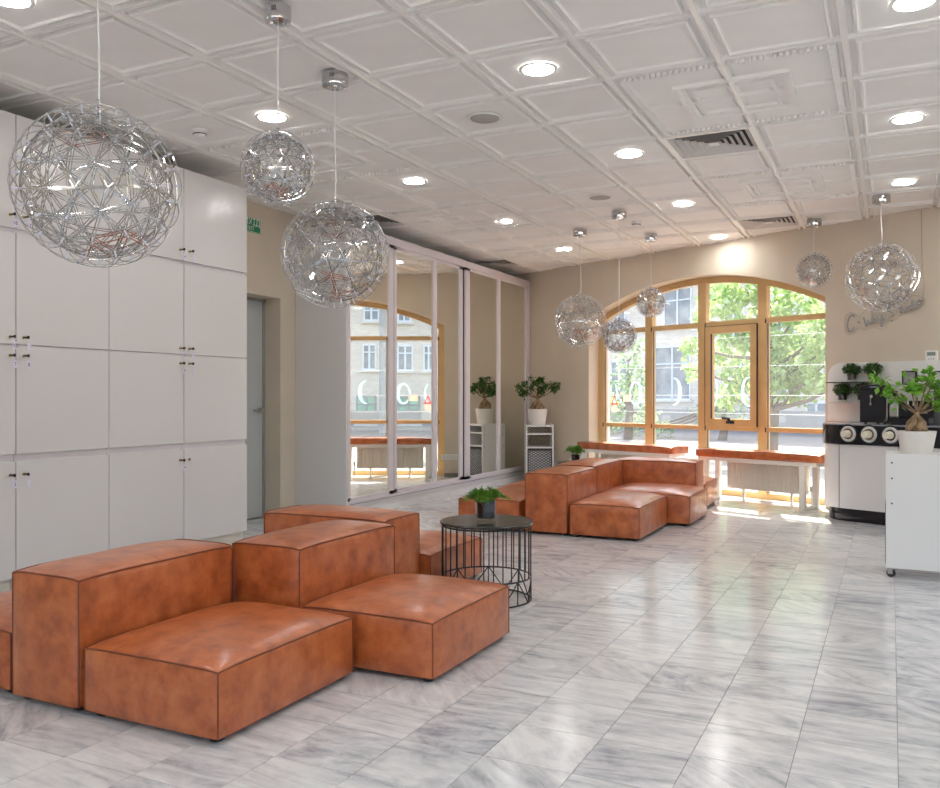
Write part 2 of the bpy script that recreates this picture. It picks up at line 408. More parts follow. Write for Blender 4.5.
# front wall behind the camera: three tall unseen window openings added for daylight
bf = B(); FW = [(-4.4, -2.4), (-1.4, .8), (1.8, 3.9)]
xs = [XL - .3] + [v for w in FW for v in w] + [XR + .2]
for a, b in zip(xs[::2], xs[1::2]): box(bf, a, b, YF - .2, YF, 0, ZC + .04)
for a, b in FW: box(bf, a, b, YF - .2, YF, 0, .35); box(bf, a, b, YF - .2, YF, 2.5, ZC + .04)
struct(obj('wall_front', bf, WALL))
for k, (a, b) in enumerate(FW + RW):
    w = thing('window_%d' % (k + 2), 'unseen window added for daylight', 'window', ((a + b) / 2, YF - .1, .35) if k < 3 else (XR + .1, (a + b) / 2, .35), 0 if k < 3 else radians(90)); struct(w); del w['category'], w['label']
    h = (b - a) / 2; f_ = B()
    for x0, x1, z0, z1 in ((-h, -h + .07, 0, 2.15), (h - .07, h, 0, 2.15), (-.04, .04, 0, 2.15), (-h, h, 0, .07), (-h, h, 2.08, 2.15)): box(f_, x0, x1, -.035, .035, z0, z1)
    obj('window_frame', f_, WOODF, w); obj('pane', bx(-h + .07, h - .07, -.004, .004, .07, 2.08), GLASS, w)

# ---- ceiling: slab, moulded panels, runners
cb_ = B(); vs = [cb_.verts.new(p) for p in ((XL - .3, YF - .2, ZC + .04), (XR + .2, YF - .2, ZC + .04), (XR + .2, back_y(XR + .2, .42), ZC + .04), (XL - .3, back_y(XL - .3, .42), ZC + .04))]
r = bmesh.ops.extrude_face_region(cb_, geom=[cb_.faces.new(vs)])
for v in r['geom']:
    if isinstance(v, bmesh.types.BMVert): v.co.z += .15
ceiling = struct(obj('ceiling', cb_, CEILB))
HC = CELL / 2 - .0015
def ring_panel(profile, extra=None):
    """square panel: profile of (half-size, height above ZC) from rim to centre, faces looking down"""
    bm = B(); rings = []
    for hs, z in profile: rings.append([bm.verts.new((x * hs, y * hs, z)) for x, y in ((-1, -1), (1, -1), (1, 1), (-1, 1))])
    for A, C in zip(rings, rings[1:]):
        for k in range(4): bm.faces.new((A[k], A[(k + 1) % 4], C[(k + 1) % 4], C[k]))
    bm.faces.new(rings[-1])
    up = [bm.verts.new((v.co.x, v.co.y, .036)) for v in rings[0]]
    bm.faces.new(up)
    for k in range(4): bm.faces.new((rings[0][k], rings[0][(k + 1) % 4], up[(k + 1) % 4], up[k]))
    if extra: extra(bm)
    return bm
PLAIN = [(HC, .004), (HC - .014, .004), (HC - .020, .024), (HC - .044, .028), (HC - .050, .004), (HC - .062, .001), (HC - .068, .012), (HC - .080, .014)]
def plain_panel(): return ring_panel(PLAIN)
def rosette_quarter():
    """quarter of a 2 x 2 rosette; its centre lies at the +x +y corner"""
    def ex(bm):
        q = HC
        for ax in (0, 1):                                   # rope border along the two outer sides
            n = 17
            for k in range(n):
                t = -q + .075 + (2 * q - .085) * k / (n - 1)
                c = (-q + .060, t) if ax == 0 else (t, -q + .060)
                hx, hy = (.018, .010) if ax == 0 else (.010, .018)
                box(bm, c[0] - hx, c[0] + hx, c[1] - hy, c[1] + hy, -.006, .016, .003, 1)
        def lring(r0, r1, z0):                              # L-shaped moulding around the centre corner
            box(bm, q - r1, q - r0, q - r1, q, z0, .016); box(bm, q - r0, q, q - r1, q - r0, z0, .016)
        lring(.285, .315, -.008); lring(.255, .285, .004); lring(.205, .225, -.004)
    return ring_panel([(HC, .004), (HC - .012, .004), (HC - .018, .022), (HC - .034, .024), (HC - .040, .014), (HC - .09, .014)], ex)
SPECIAL = {}
def cell(ix, iy): return (BC + ix * CELL, AC + iy * CELL)
for (rx, ry) in ((1, -2), (1, 2), (-4, -2), (-4, 2), (-4, 6)):   # lower-left cell of each rosette
    SPECIAL[(rx, ry)] = 0; SPECIAL[(rx + 1, ry)] = 1; SPECIAL[(rx + 1, ry + 1)] = 2; SPECIAL[(rx, ry + 1)] = 3
VENTS = {(1, 0), (1, 5), (-5, 2), (-5, 7)}
pp = pr = None; far_cells = []; npan = 0
for ix in range(-6, 11):
    for iy in range(-16, 11):
        x, y = cell(ix, iy)
        if x + HC < XL or x - HC > XR or y + HC < YF: continue
        edge = max(y + HC - back_y(x + HC), y + HC - back_y(x - HC))
        if y - HC > back_y(x - HC) and y - HC > back_y(x + HC): continue
        if (ix, iy) in VENTS: continue
        cut = (y + HC > back_y(x + HC)) or x - HC < XL or x + HC > XR or y - HC < YF
        q = project((x, y, ZC))
        seen = q and -140 < q[0] < 1080 and q[1] > -150
        if not seen: far_cells.append((x, y)); continue
        if cut:
            bm = rosette_quarter() if (ix, iy) in SPECIAL else plain_panel()
            if (ix, iy) in SPECIAL: bm.transform(Matrix.Rotation(pi / 2 * SPECIAL[(ix, iy)], 4, 'Z'))
            bmesh.ops.translate(bm, vec=(x, y, 0), verts=bm.verts)
            for co, no in ((CORN, OUT), (Vector((XL, 0, 0)), Vector((-1, 0, 0))), (Vector((XR, 0, 0)), Vector((1, 0, 0))), (Vector((0, YF, 0)), Vector((0, -1, 0)))):
                bmesh.ops.bisect_plane(bm, geom=bm.verts[:] + bm.edges[:] + bm.faces[:], plane_co=co - no * .003, plane_no=no, clear_outer=True)
            if not bm.faces: bm.free(); continue
            bmesh.ops.translate(bm, vec=(-x, -y, 0), verts=bm.verts)
            obj('ceiling_panel', bm, CEILP, ceiling, loc=(x, y, ZC))
        elif (ix, iy) in SPECIAL:
            if pr is None: pr = obj('ceiling_panel', rosette_quarter(), CEILP, ceiling, loc=(x, y, ZC)); o = pr
            else: o = share('ceiling_panel', pr, ceiling, (x, y, ZC))
            o.rotation_euler = (0, 0, pi / 2 * SPECIAL[(ix, iy)])
        else:
            if pp is None: pp = obj('ceiling_panel', plain_panel(), CEILP, ceiling, loc=(x, y, ZC))
            else: share('ceiling_panel', pp, ceiling, (x, y, ZC))
        npan += 1
fcb = B()
for x, y in far_cells:
    t_ = plain_panel(); bmesh.ops.translate(t_, vec=(x, y, ZC), verts=t_.verts)
    me = bpy.data.meshes.new('tmp'); t_.to_mesh(me); t_.free(); fcb.from_mesh(me); bpy.data.meshes.remove(me)
for co, no in ((CORN, OUT), (Vector((XL, 0, 0)), Vector((-1, 0, 0))), (Vector((XR, 0, 0)), Vector((1, 0, 0))), (Vector((0, YF, 0)), Vector((0, -1, 0)))):
    bmesh.ops.bisect_plane(fcb, geom=fcb.verts[:] + fcb.edges[:] + fcb.faces[:], plane_co=co - no * .003, plane_no=no, clear_outer=True)
stuff(obj('ceiling_panel_field', fcb, CEILP, ceiling))
for ix in range(-6, 11):                                    # main runners along the room
    x = BC + (ix + .5) * CELL
    if x < XL + .03 or x > XR - .03: continue
    obj('ceiling_runner', bx(x - .011, x + .011, YF, min(back_y(x - .02), back_y(x + .02)) - .004, ZC - .003, ZC + .0035), TBAR, ceiling)

# ---- recessed downlights
LM = emis('downlight_glow', (0.985, 0.98, 0.96, 1), LAMP)
lring = lens = None
spots = []
for ix in (-3, 0, 3, 6, 9):
    for iy in (-15, -12, -9, -6, -3, 0, 3, 6):
        x, y = cell(ix, iy)
        if y > back_y(x) - .3 or y < YF + .3 or x > XR - .2: continue
        spots.append((ix, iy, x, y))
names = {(-3, -6): 'recessed ceiling light cut by the top left corner of the photo', (-3, -3): 'recessed light just behind the cord of the small hanging sphere by the cabinets',
    (0, -3): 'large recessed light beside the grey ceiling speaker, nearest of the middle row', (-3, 0): 'recessed light above the near end of the mirrored wardrobe',
    (0, 0): 'recessed light left of the nearest square air vent', (-3, 3): 'recessed light above the middle of the mirrored wardrobe, next to last before the window',
    (0, 3): 'recessed light below the nearest air vent, middle row', (-3, 6): 'farthest recessed light above the mirrors, by the three hanging spheres',
    (0, 6): 'farthest recessed light of the middle row, by the window wall', (3, -3): 'recessed ceiling light cut by the top right edge of the photo',
    (3, 0): 'recessed light at the right edge, second from the top', (3, 3): 'recessed light at the right edge just above the large right hanging sphere'}
for ix, iy, x, y in spots:
    t_ = thing('recessed_light', names.get((ix, iy), 'recessed ceiling light outside the photo behind or right of the viewer'), 'ceiling light', (x, y, ZC + .010), 0, 'recessed ceiling lights')
    if lring is None:
        lring = obj('trim_ring', lathe(B(), [(.082, -.004), (.094, -.010), (.104, -.004), (.104, 0), (.082, 0), (.082, -.004)], 32, cap=False), SIGNW, t_, smooth=True)
        lens = obj('lens', lathe(B(), [(.082, -.0015), (.084, -.005), (.03, -.006)], 32), LM, t_)
    else: share('trim_ring', lring, t_); share('lens', lens, t_)

# ---- ceiling air vents (concentric square diffusers)
def vent(ix, iy, label):
    x, y = cell(ix, iy); t_ = thing('air_vent', label, 'air vent', (x, y, ZC), 0, 'square ceiling air vents')
    fb_ = B(); h = HC
    for a, b, c, d in ((-h, h, -h, -h + .03), (-h, h, h - .03, h), (-h, -h + .03, -h + .03, h - .03), (h - .03, h, -h + .03, h - .03)): box(fb_, a, b, c, d, -.002, .012)
    obj('vent_frame', fb_, TBAR, t_)
    obj('vent_core', bx(-h + .03, h - .03, -h + .03, h - .03, .024, .029), DARK, t_)
    for k in range(6):                                      # sloping square louvres
        o_ = h - .034 - k * .042; i_ = o_ - .030
        b_ = B(); A = [b_.verts.new((sx * o_, sy * o_, .001)) for sx, sy in ((-1, -1), (1, -1), (1, 1), (-1, 1))]
        C = [b_.verts.new((sx * i_, sy * i_, .022)) for sx, sy in ((-1, -1), (1, -1), (1, 1), (-1, 1))]
        C2 = [b_.verts.new((sx * (i_ - .003), sy * (i_ - .003), .022)) for sx, sy in ((-1, -1), (1, -1), (1, 1), (-1, 1))]
        A2 = [b_.verts.new((sx * (o_ - .003), sy * (o_ - .003), .001)) for sx, sy in ((-1, -1), (1, -1), (1, 1), (-1, 1))]
        for P, Q in ((A, C), (C, C2), (C2, A2), (A2, A)):
            for m_ in range(4): b_.faces.new((P[m_], P[(m_ + 1) % 4], Q[(m_ + 1) % 4], Q[m_]))
        obj('louvre', b_, mat('vent_grey', srgb(214, 212, 209), 0.5, var=0.02), t_)
    obj('vent_plate', bx(-.035, .035, -.035, .035, .000, .004), CEILP, t_)
vent(1, 0, 'large square ceiling vent with concentric louvres, nearest and largest')
vent(1, 5, 'square ceiling vent close above the window wall on the right')
vent(-5, 2, 'ceiling vent half hidden by the near end of the mirrored wardrobe')
vent(-5, 7, 'ceiling vent half hidden by the far end of the mirrored wardrobe')
for (ix, iy), lb in {(-1, -2): 'round grey ceiling speaker between the recessed lights, nearer one', (-1, 2): 'round pale ceiling speaker beyond the nearer speaker'}.items():
    x, y = cell(ix, iy); t_ = thing('ceiling_speaker', lb, 'speaker', (x, y, ZC + .010), 0, 'round ceiling speakers')
    obj('grille', lathe(B(), [(.092, -.002), (.09, -.010), (.0, -.013)], 28), GREYP, t_, smooth=True)
    obj('trim_ring', lathe(B(), [(.092, -.006), (.100, -.010), (.108, -.004), (.108, 0), (.092, 0)], 28, cap=False), SIGNW, t_, smooth=True)
for (ix, iy), lb in {(-4, -3): 'white round smoke detector above the white cabinets', (-1, 4): 'white round smoke detector among the far hanging lamps'}.items():
    x, y = cell(ix, iy); t_ = thing('smoke_detector', lb, 'smoke detector', (x, y, ZC + .010), 0, 'smoke detectors')
    obj('base', lathe(B(), [(.052, -.014), (.055, 0)], 20), SIGNW, t_, smooth=True, sharp=40)
    obj('chamber', lathe(B(), [(.0, -.050), (.026, -.048), (.040, -.036), (.046, -.014)], 20), SIGNW, t_, smooth=True)
    obj('slot_ring', lathe(B(), [(.0425, -.034), (.0455, -.030), (.0455, -.028), (.040, -.026)], 20, cap=False), DARK, t_)

# ================================================================== ARCHED WINDOW
WD = .19                                              # depth of the frame behind the wall face
win = thing('window_1', 'tall arched window with honey coloured frame', 'window', wp(AC_S, WD, 0), WROT); struct(win); del win['category']
def lx(s): return s - AC_S
JL, JR = AC_S - AHW, AC_S + AHW
M1, M2, M3 = (1.935, 2.045), (2.735, 2.847), (3.535, 3.645)
FD = .075
Z0, TL0, TL1, TU0, TU1 = .03, .765, .815, 1.985, 2.045
def archz(s, drop=0): return ATOP - AR + sqrt((AR - drop) ** 2 - (s - AC_S) ** 2)
def vbar(name, s0, s1, dr=0.02):
    n = 4; poly = [(lx(s0), Z0 - .028), (lx(s1), Z0 - .028)] + [(lx(s1 + (s0 - s1) * i / n), archz(s1 + (s0 - s1) * i / n, dr)) for i in range(n + 1)]
    return obj(name, prism(B(), poly, 0, FD), WOODF, win)
vbar('jamb', JL + .002, JL + .095); vbar('jamb', JR - .095, JR - .002)
for a, b in (M1, M2, M3): vbar('mullion', a, b)
cols = [(JL + .095, M1[0]), (M1[1], M2[0]), (M2[1], M3[0]), (M3[1], JR - .095)]
ab = B(); n = 40; sa = [JL + .002 + (2 * AHW - .004) * i / n for i in range(n + 1)]
poly = [(lx(s), archz(s, .004)) for s in sa] + [(lx(s), archz(s, .075)) for s in sa[::-1]]
for i in range(n):
    q = [poly[i], poly[i + 1], poly[2 * n - i], poly[2 * n + 1 - i]]
    A = [ab.verts.new((p[0], -.012, p[1])) for p in q]; C = [ab.verts.new((p[0], FD, p[1])) for p in q]
    ab.faces.new(A); ab.faces.new(C[::-1]); ab.faces.new((A[0], C[0], C[1], A[1])); ab.faces.new((A[3], A[2], C[2], C[3]))
obj('arch_head', ab, WOODF, win, smooth=True, sharp=40)
for a, b in cols:
    e = .004
    obj('transom', bx(lx(a) - e, lx(b) + e, -.006, FD - .01, TL0, TL1), WOODF, win)
    obj('transom', bx(lx(a) - e, lx(b) + e, -.006, FD - .01, TU0, TU1), WOODF, win)
    obj('bottom_rail', bx(lx(a) - e, lx(b) + e, .002, FD - .01, .002, .075), WOODF, win)
    for zt in (TL0, TU0):
        obj('joint_block', bx(lx(a) - .012, lx(a) + .002, -.010, .0, zt - .002, zt + .048), DARK, win)
for k, (a, b) in enumerate(cols):
    obj('pane', bx(lx(a), lx(b), .034, .042, .075, TL0), GLASS, win)
    if k != 2: obj('pane', bx(lx(a), lx(b), .034, .042, TL1, TU0), GLASS, win)
    n = 8; poly = [(lx(a), TU1), (lx(b), TU1)] + [(lx(b + (a - b) * i / n), archz(b + (a - b) * i / n, .07)) for i in range(n + 1)]
    obj('pane', prism(B(), poly, .034, .042), GLASS, win)
    gz = B()                                              # dark glazing gasket along the left side of each bay
    box(gz, lx(a), lx(a) + .010, .020, .034, .075, TL0); box(gz, lx(a), lx(a) + .010, .020, .034, TL1, TU0)
    obj('gasket', gz, mat('grey_gasket', srgb(120, 122, 128), 0.6, var=0.03), win)
a, b = cols[2]                                          # opening casement in the third bay
sash = B()
for x0, x1, z0, z1 in ((a, a + .085, TL1, TU0), (b - .085, b, TL1, TU0), (a + .085, b - .085, TL1, TL1 + .085), (a + .085, b - .085, TU0 - .085, TU0)): box(sash, lx(x0), lx(x1), -.022, .055, z0, z1, .004, 1)
sash = obj('casement_sash', sash, WOODF, win)
obj('pane', bx(lx(a) + .085, lx(b) - .085, .018, .026, TL1 + .085, TU0 - .085), GLASS, sash)
ed = B()
for x0, x1, z0, z1 in ((a - .004, a + .001, TL1, TU0), (b - .001, b + .004, TL1, TU0), (a, b, TU0 - .001, TU0 + .004), (a + .082, a + .088, TL1 + .085, TU0 - .085)): box(ed, lx(x0), lx(x1), -.0235, .0, z0, z1)
obj('seal', ed, DARK, sash)
hb = B(); m_ = lx((a + b) / 2); box(hb, m_ - .05, m_ + .06, -.036, -.022, TL1 + .030, TL1 + .062, .004, 1); box(hb, m_ - .014, m_ + .014, -.062, -.034, TL1 + .036, TL1 + .100, .005, 1); box(hb, m_ - .085, m_ + .014, -.066, -.050, TL1 + .082, TL1 + .104, .005, 1)
obj('casement_handle', hb, BLACKP, sash)
sill = B(); box(sill, lx(JL) + .004, lx(JR) - .004, -.186, -.001, .0005, .010); obj('window_sill', sill, MARBLE, win).data.uv_layers.new(name='UVMap')

# pale blue translucent rings and small stickers on the glass
def gl(s, z, off=.030): return Vector((lx(s), off, z))
def blue_ring(s, z, rs, rz, a0, a1, w, label):
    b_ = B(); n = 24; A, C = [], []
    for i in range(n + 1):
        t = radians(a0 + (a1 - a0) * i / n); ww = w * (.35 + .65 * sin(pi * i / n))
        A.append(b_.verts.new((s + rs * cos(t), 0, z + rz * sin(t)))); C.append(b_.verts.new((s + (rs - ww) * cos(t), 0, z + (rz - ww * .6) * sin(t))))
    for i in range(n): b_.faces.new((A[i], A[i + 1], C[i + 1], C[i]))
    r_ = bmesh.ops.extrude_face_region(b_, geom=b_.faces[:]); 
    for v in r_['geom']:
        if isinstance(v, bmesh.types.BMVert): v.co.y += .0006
    o = obj('blue_ring', b_, RINGBLUE, None, loc=wp(0, WD + .0325, 0), rotz=WROT)
    tag(o, label, 'glass_mark', 'pale blue rings on the window')
def dz(y, s, off=WD + .03):
    p = wp(s, off); Z = -p.x * sin(YAW) + p.y * cos(YAW); return H - (y - HY) / F * Z
zr = dz(393, 2.4)
blue_ring(1.36, zr, .09, .15, -75, 75, .025, 'short pale blue arc on the leftmost window pane beside the frame')
blue_ring(1.755, zr, .105, .155, -170, 190, .045, 'full pale blue ring on the leftmost window pane')
blue_ring(2.36, zr + .02, .115, .17, -100, 95, .055, 'bright pale blue half ring on the second window pane')
blue_ring(2.93, zr + .01, .06, .16, -75, 75, .018, 'thin pale blue arc at the left of the opening casement')
blue_ring(3.40, zr + .01, .10, .17, 70, 300, .040, 'pale blue half ring at the right of the opening casement')
st = B(); t0 = (1.395, dz(400, 1.4)); q = [(t0[0] - .06, t0[1] - .06), (t0[0] + .06, t0[1] - .06), (t0[0], t0[1] + .07)]; qi = [(t0[0] + (p[0] - t0[0]) * .6, t0[1] + (p[1] - t0[1]) * .6 - .004) for p in q]
for i in range(3):
    j = (i + 1) % 3; A = [st.verts.new((p[0], 0, p[1])) for p in (q[i], q[j], qi[j], qi[i])]; C = [st.verts.new((p[0], .0006, p[1])) for p in (q[i], q[j], qi[j], qi[i])]
    st.faces.new(A); st.faces.new(C[::-1])
    for k in range(4): st.faces.new((A[k], A[(k + 1) % 4], C[(k + 1) % 4], C[k]))
tag(obj('warning_sticker', st, REDP, None, loc=wp(0, WD + .0325, 0), rotz=WROT), 'small red triangle sticker low on the leftmost pane', 'sticker')
tag(obj('sticker', bx(1.35, 1.44, 0, .0006, t0[1] - .16, t0[1] - .075), film('pale_sticker', srgb(225, 205, 190), .2), None, loc=wp(0, WD + .0325, 0), rotz=WROT), 'small pale square sticker under the red triangle sticker', 'sticker')
tag(obj('sticker', bx(1.545, 1.685, 0, .0006, t0[1] - .02, t0[1] + .07), MATS['pale_sticker'], None, loc=wp(0, WD + .0325, 0), rotz=WROT), 'pale rectangular sticker inside the full blue ring', 'sticker')

# ================================================================== WHITE LOCKER CABINETS
CX = -4.574
ROWS = [(2.135, 2.800, 'low'), (1.462, 2.110, 'low'), (.822, 1.456, 'high'), (.100, .778, 'high')]
COLS_ = [(1.99, 2.655), (2.657, 3.332), (3.336, 3.996), (3.999, 4.656), (4.660, 5.333)]
CLAB = ['tall white locker cabinet, out of view at the left end', 'tall white locker cabinet cut by the left edge of the photo', 'tall white locker cabinet behind the large hanging sphere, second from the left edge',
        'tall white locker cabinet, second from the doorway', 'tall white locker cabinet at the end of the row beside the doorway']
LOCKSIDE = ['l', 'r', 'l', 'r', 'l']
NUM = {1: ['18', '12', '7', '3'], 2: ['17', '', '8', ''], 3: ['4', '2', '5', '9'], 4: ['', '', '', None]}
lk = None
def digit_mesh(txt, size):
    cu = bpy.data.curves.new('tag_number', 'FONT'); cu.body = txt; cu.size = size; cu.align_x = 'CENTER'; cu.align_y = 'CENTER'; cu.extrude = .0002
    o = bpy.data.objects.new('tag_number', cu); COL.objects.link(o)
    dg = bpy.context.evaluated_depsgraph_get(); me = bpy.data.meshes.new_from_object(o.evaluated_get(dg))
    bpy.data.objects.remove(o); bpy.data.curves.remove(cu); return me
for ci, (y0, y1) in enumerate(COLS_):
    t_ = thing('locker_cabinet', CLAB[ci], 'cabinet', (CX, (y0 + y1) / 2, 0), 0, 'white locker cabinets')
    h = (y1 - y0) / 2
    cb2 = B(); dp = XL - CX + .006
    box(cb2, dp, -.022, -h + .001, h - .001, .10, 2.795); obj('carcass', cb2, WHITEM, t_)
    obj('plinth', bx(dp, -.045, -h + .001, h - .001, 0, .10), PLINTH, t_)
    for z in (2.1225, .800): obj('finger_rail', bx(-.0225, -.0205, -h - .001, h - (.02 if ci == 4 else -.001), z - .012, z + .012), ALU, t_)
    for ri, (z0, z1, lp) in enumerate(ROWS):
        d_ = obj('door', bx(-.020, 0, -h + .0012, h - .0012, z0, z1, .0012, 1), WHITE, t_)
        zl = (z0 + .075) if (lp == 'low' and ri < 1) else ((z0 + .042) if ri == 1 else ((z1 - .060) if ri == 2 else z1 - .075))
        yl = (-h + .048) if LOCKSIDE[ci] == 'l' else (h - .036)
        if lk is None:
            b_ = B(); cyl(b_, (0, 0, 0), .009, 0, .010, 12); b_.transform(Matrix.Rotation(radians(90), 4, 'Y')); lk = obj('lock', b_, BRASS, d_, smooth=True, sharp=40, loc=(0, yl, zl))
            b_ = B(); box(b_, .010, .034, -.0012, .0012, -.004, .004); box(b_, .030, .050, -.0016, .0016, -.009, .009, .003, 1); ky = obj('key', b_, DARK, d_, loc=(0, yl, zl))
            b_ = B(); pts = [(.046, .004 * sin(k * pi / 5), -.012 - .008 + .010 * cos(k * pi / 5)) for k in range(10)]; tube(b_, pts, .0009, 4, closed=True)
            box(b_, .042, .045, -.013, .013, -.075, -.030, .001, 1); kt = obj('key_tag', b_, TAGP, d_, loc=(0, yl, zl))
        else:
            share('lock', lk, d_, (0, yl, zl))
            if NUM.get(ci, [0] * 4)[ri] is not None: share('key', ky, d_, (0, yl, zl)); share('key_tag', kt, d_, (0, yl, zl))
        tx = NUM.get(ci, [''] * 4)[ri]
        if tx:
            me = digit_mesh(tx, .030); me.materials.append(INK)
            o = bpy.data.objects.new('tag_number', me); COL.objects.link(o); o.parent = d_; o.location = (.0458, yl, zl - .053); o.rotation_euler = (radians(90), 0, radians(90))
eb = B(); box(eb, -.012, -.006, -.03, .03, 0, .02)
eb.free()

# exit sign over the door
ex = thing('exit_sign', 'green exit sign on the beige wall above the grey door', 'sign', (XL + .001, 6.155, 2.66))
obj('sign_plate', bx(0, .006, -.15, .15, 0, .135, .002, 1), GREEN, ex)
obj('sign_border', (lambda b_: [box(b_, .0055, .0068, a, c, d, e) for a, c, d, e in ((-.147, .147, .128, .132), (-.147, .147, .003, .007), (-.147, -.143, .003, .132), (.143, .147, .003, .132))] and b_)(B()), SIGNW, ex)
for tx, sz, z in (('ВИХІД', .085, .092), ('EXIT', .055, .034)):
    me = digit_mesh(tx, sz); me.materials.append(SIGNW); o = bpy.data.objects.new('lettering', me); COL.objects.link(o); o.parent = ex; o.location = (.0066, -.0, z); o.rotation_euler = (radians(90), 0, radians(90))

# ================================================================== MIRRORED SLIDING WARDROBE
MX = -4.65; MY0, MY1 = 6.825, 11.432; MZ0, MZ1 = .117, 2.805
wd = thing('mirrored_wardrobe', 'white built-in wardrobe with sliding mirror doors along the left wall', 'wardrobe', (MX, MY0, 0))
L_ = MY1 - MY0; dp = XL - MX + .004
obj('end_panel', bx(dp, .0, 0, .022, 0, MZ1), WHITE, wd)
endl = back_y(MX) - MY0 - .006
b_ = B(); prism(b_, [(dp, .0225), (-.03, .0225), (-.03, back_y(MX - .03) - MY0 - .006), (dp, back_y(XL) - MY0 - .006)], MZ1 - .02, MZ1, 'z'); obj('top_panel', b_, WHITEM, wd)
obj('back_board', bx(dp, dp + .012, .0225, endl - .1, .1, MZ1 - .02), WHITEM, wd)
obj('base', bx(dp, -.012, .0225, endl - .03, 0, .108), WHITEM, wd); obj('base_step', bx(-.0115, .03, .0, endl - .03, 0, .062), WHITEM, wd)
obj('bottom_track', bx(-.045, .012, .0225, endl - .03, .1085, .150), ALU, wd)
obj('top_track', bx(-.07, .012, .0225, endl - .015, MZ1 - .072, MZ1 + .004), ALU, wd)
obj('track_line', bx(.0, .0135, .03, endl - .03, .122, .126), DARK, wd)
SW = .030
DOORS = [(6.85, 7.700, 0), (7.66, 9.372, 1), (9.392, 11.395, 0)]
STL = [(.05, .085), (.150, .085), (.115, .085)]
BR = {1: [8.660], 2: [10.385]}
for di, (a, b, tr) in enumerate(DOORS):
    a -= MY0; b -= MY0; x1 = -.004 if tr == 0 else -.034
    x0 = x1 - .024
    dr_ = B(); box(dr_, x0, x1, a, a + STL[di][0], .151, MZ1 - .074); 
    box(dr_, x0, x1, b - STL[di][1], b, .151, MZ1 - .074); box(dr_, x0, x1, a, b, .151, .185); box(dr_, x0, x1, a, b, MZ1 - .10, MZ1 - .074)
    for m_ in BR.get(di, []): box(dr_, x0, x1 + .002, m_ - MY0 - .042, m_ - MY0 + .042, .185, MZ1 - .10)
    dd = obj('sliding_door', dr_, ALU, wd)
    es = [a + STL[di][0]] + [e for m_ in BR.get(di, []) for e in (m_ - MY0 - .042, m_ - MY0 + .042)] + [b - STL[di][1]]
    for e0, e1 in zip(es[::2], es[1::2]): obj('mirror', bx(x0 + .006, x1 - .012, e0, e1, .185, MZ1 - .10), MIRR, dd)
obj('door_gap', bx(-.062, -.059, .03, endl - .03, .151, MZ1 - .074), DARK, wd); obj('door_seal', bx(-.030, -.006, 7.7005 - MY0, 7.712 - MY0, .151, MZ1 - .074), mat('mauve_seal', srgb(128, 116, 132), 0.5, var=0.03), wd)
obj('corner_post', bx(-.03, .010, 11.40 - MY0, 11.428 - MY0, .109, MZ1 - .072), ALU, wd)

# ================================================================== SOFAS
def soft_block(w, d, h, bt=.018, bs=.012, nx=14, ny=14, nz=9, seed=0, rough=.004):
    """upholstered foam block, base centre at origin"""
    bm = bmesh.new(); V = {}
    def vert(i, j, k):
        if (i, j, k) in V: return V[(i, j, k)]
        u, v, t = 2 * i / nx - 1, 2 * j / ny - 1, 2 * k / nz - 1
        # denser lines near the edges
        ez = lambda a: a * (1.35 - .35 * a * a)
        u, v, t = ez(u), ez(v), ez(t)
        q = lambda a: 1 - abs(a) ** 4
        x, y, z = u * w / 2, v * d / 2, t * h / 2 + h / 2
        if i in (0, nx): x += u * bs * q(v) * q(t)
        if j in (0, ny): y += v * bs * q(u) * q(t)
        if k == nz: z += bt * q(u) * q(v)
        ne = (i in (0, nx)) + (j in (0, ny)) + (k in (0, nz))
        if ne == 1 and k != 0:
            nn = noise.noise(Vector((x * 5 + seed, y * 5, z * 6))) * rough
            if i in (0, nx): x += u * nn
            elif j in (0, ny): y += v * nn
            else: z += nn
        # slightly pulled-in corners, soft bottom edge
        c = abs(u) ** 6 * abs(v) ** 6
        x -= u * .006 * c; y -= v * .006 * c
        if k == nz: z -= .010 * c
        V[(i, j, k)] = bm.verts.new((x, y, z)); return V[(i, j, k)]
    for i in range(nx):
        for j in range(ny):
            for k in (0, nz): bm.faces.new((vert(i, j, k), vert(i + 1, j, k), vert(i + 1, j + 1, k), vert(i, j + 1, k)))
    for i in range(nx):
        for k in range(nz):
            for j in (0, ny): bm.faces.new((vert(i, j, k), vert(i + 1, j, k), vert(i + 1, j, k + 1), vert(i, j, k + 1)))
    for j in range(ny):
        for k in range(nz):
            for i in (0, nx): bm.faces.new((vert(i, j, k), vert(i, j + 1, k), vert(i, j + 1, k + 1), vert(i, j, k + 1)))
    P = lambda *a: V[a].co.copy()
    top = [P(i, 0, nz) for i in range(nx)] + [P(nx, j, nz) for j in range(ny)] + [P(i, ny, nz) for i in range(nx, 0, -1)] + [P(0, j, nz) for j in range(ny, 0, -1)]
    ver = [[P(i, j, k) for k in range(nz + 1)] for i, j in ((0, 0), (nx, 0), (nx, ny), (0, ny))]
    return bm, top, ver
foot_src = None
def sofa_piece(parent, name, x0, x1, y0, y1, h, seed, bt=.016):
    """soft block in the thing's own coordinates with piping as its sub-part"""
    z0 = .024; w, d = x1 - x0, y1 - y0
    bm, top, ver = soft_block(w - .018, d - .018, h - z0, bt=bt, seed=seed)
    T_ = Matrix.Translation(((x0 + x1) / 2, (y0 + y1) / 2, z0)); bm.transform(T_)
    o = obj(name, bm, LEATH, parent, smooth=True, sharp=55)
    pb = B(); tube(pb, [T_ @ p for p in top], .0042, 6, closed=True)
    for l_ in ver: tube(pb, [T_ @ p for p in l_], .0034, 6)
    obj('piping', pb, PIPE, o, smooth=True)
    return o
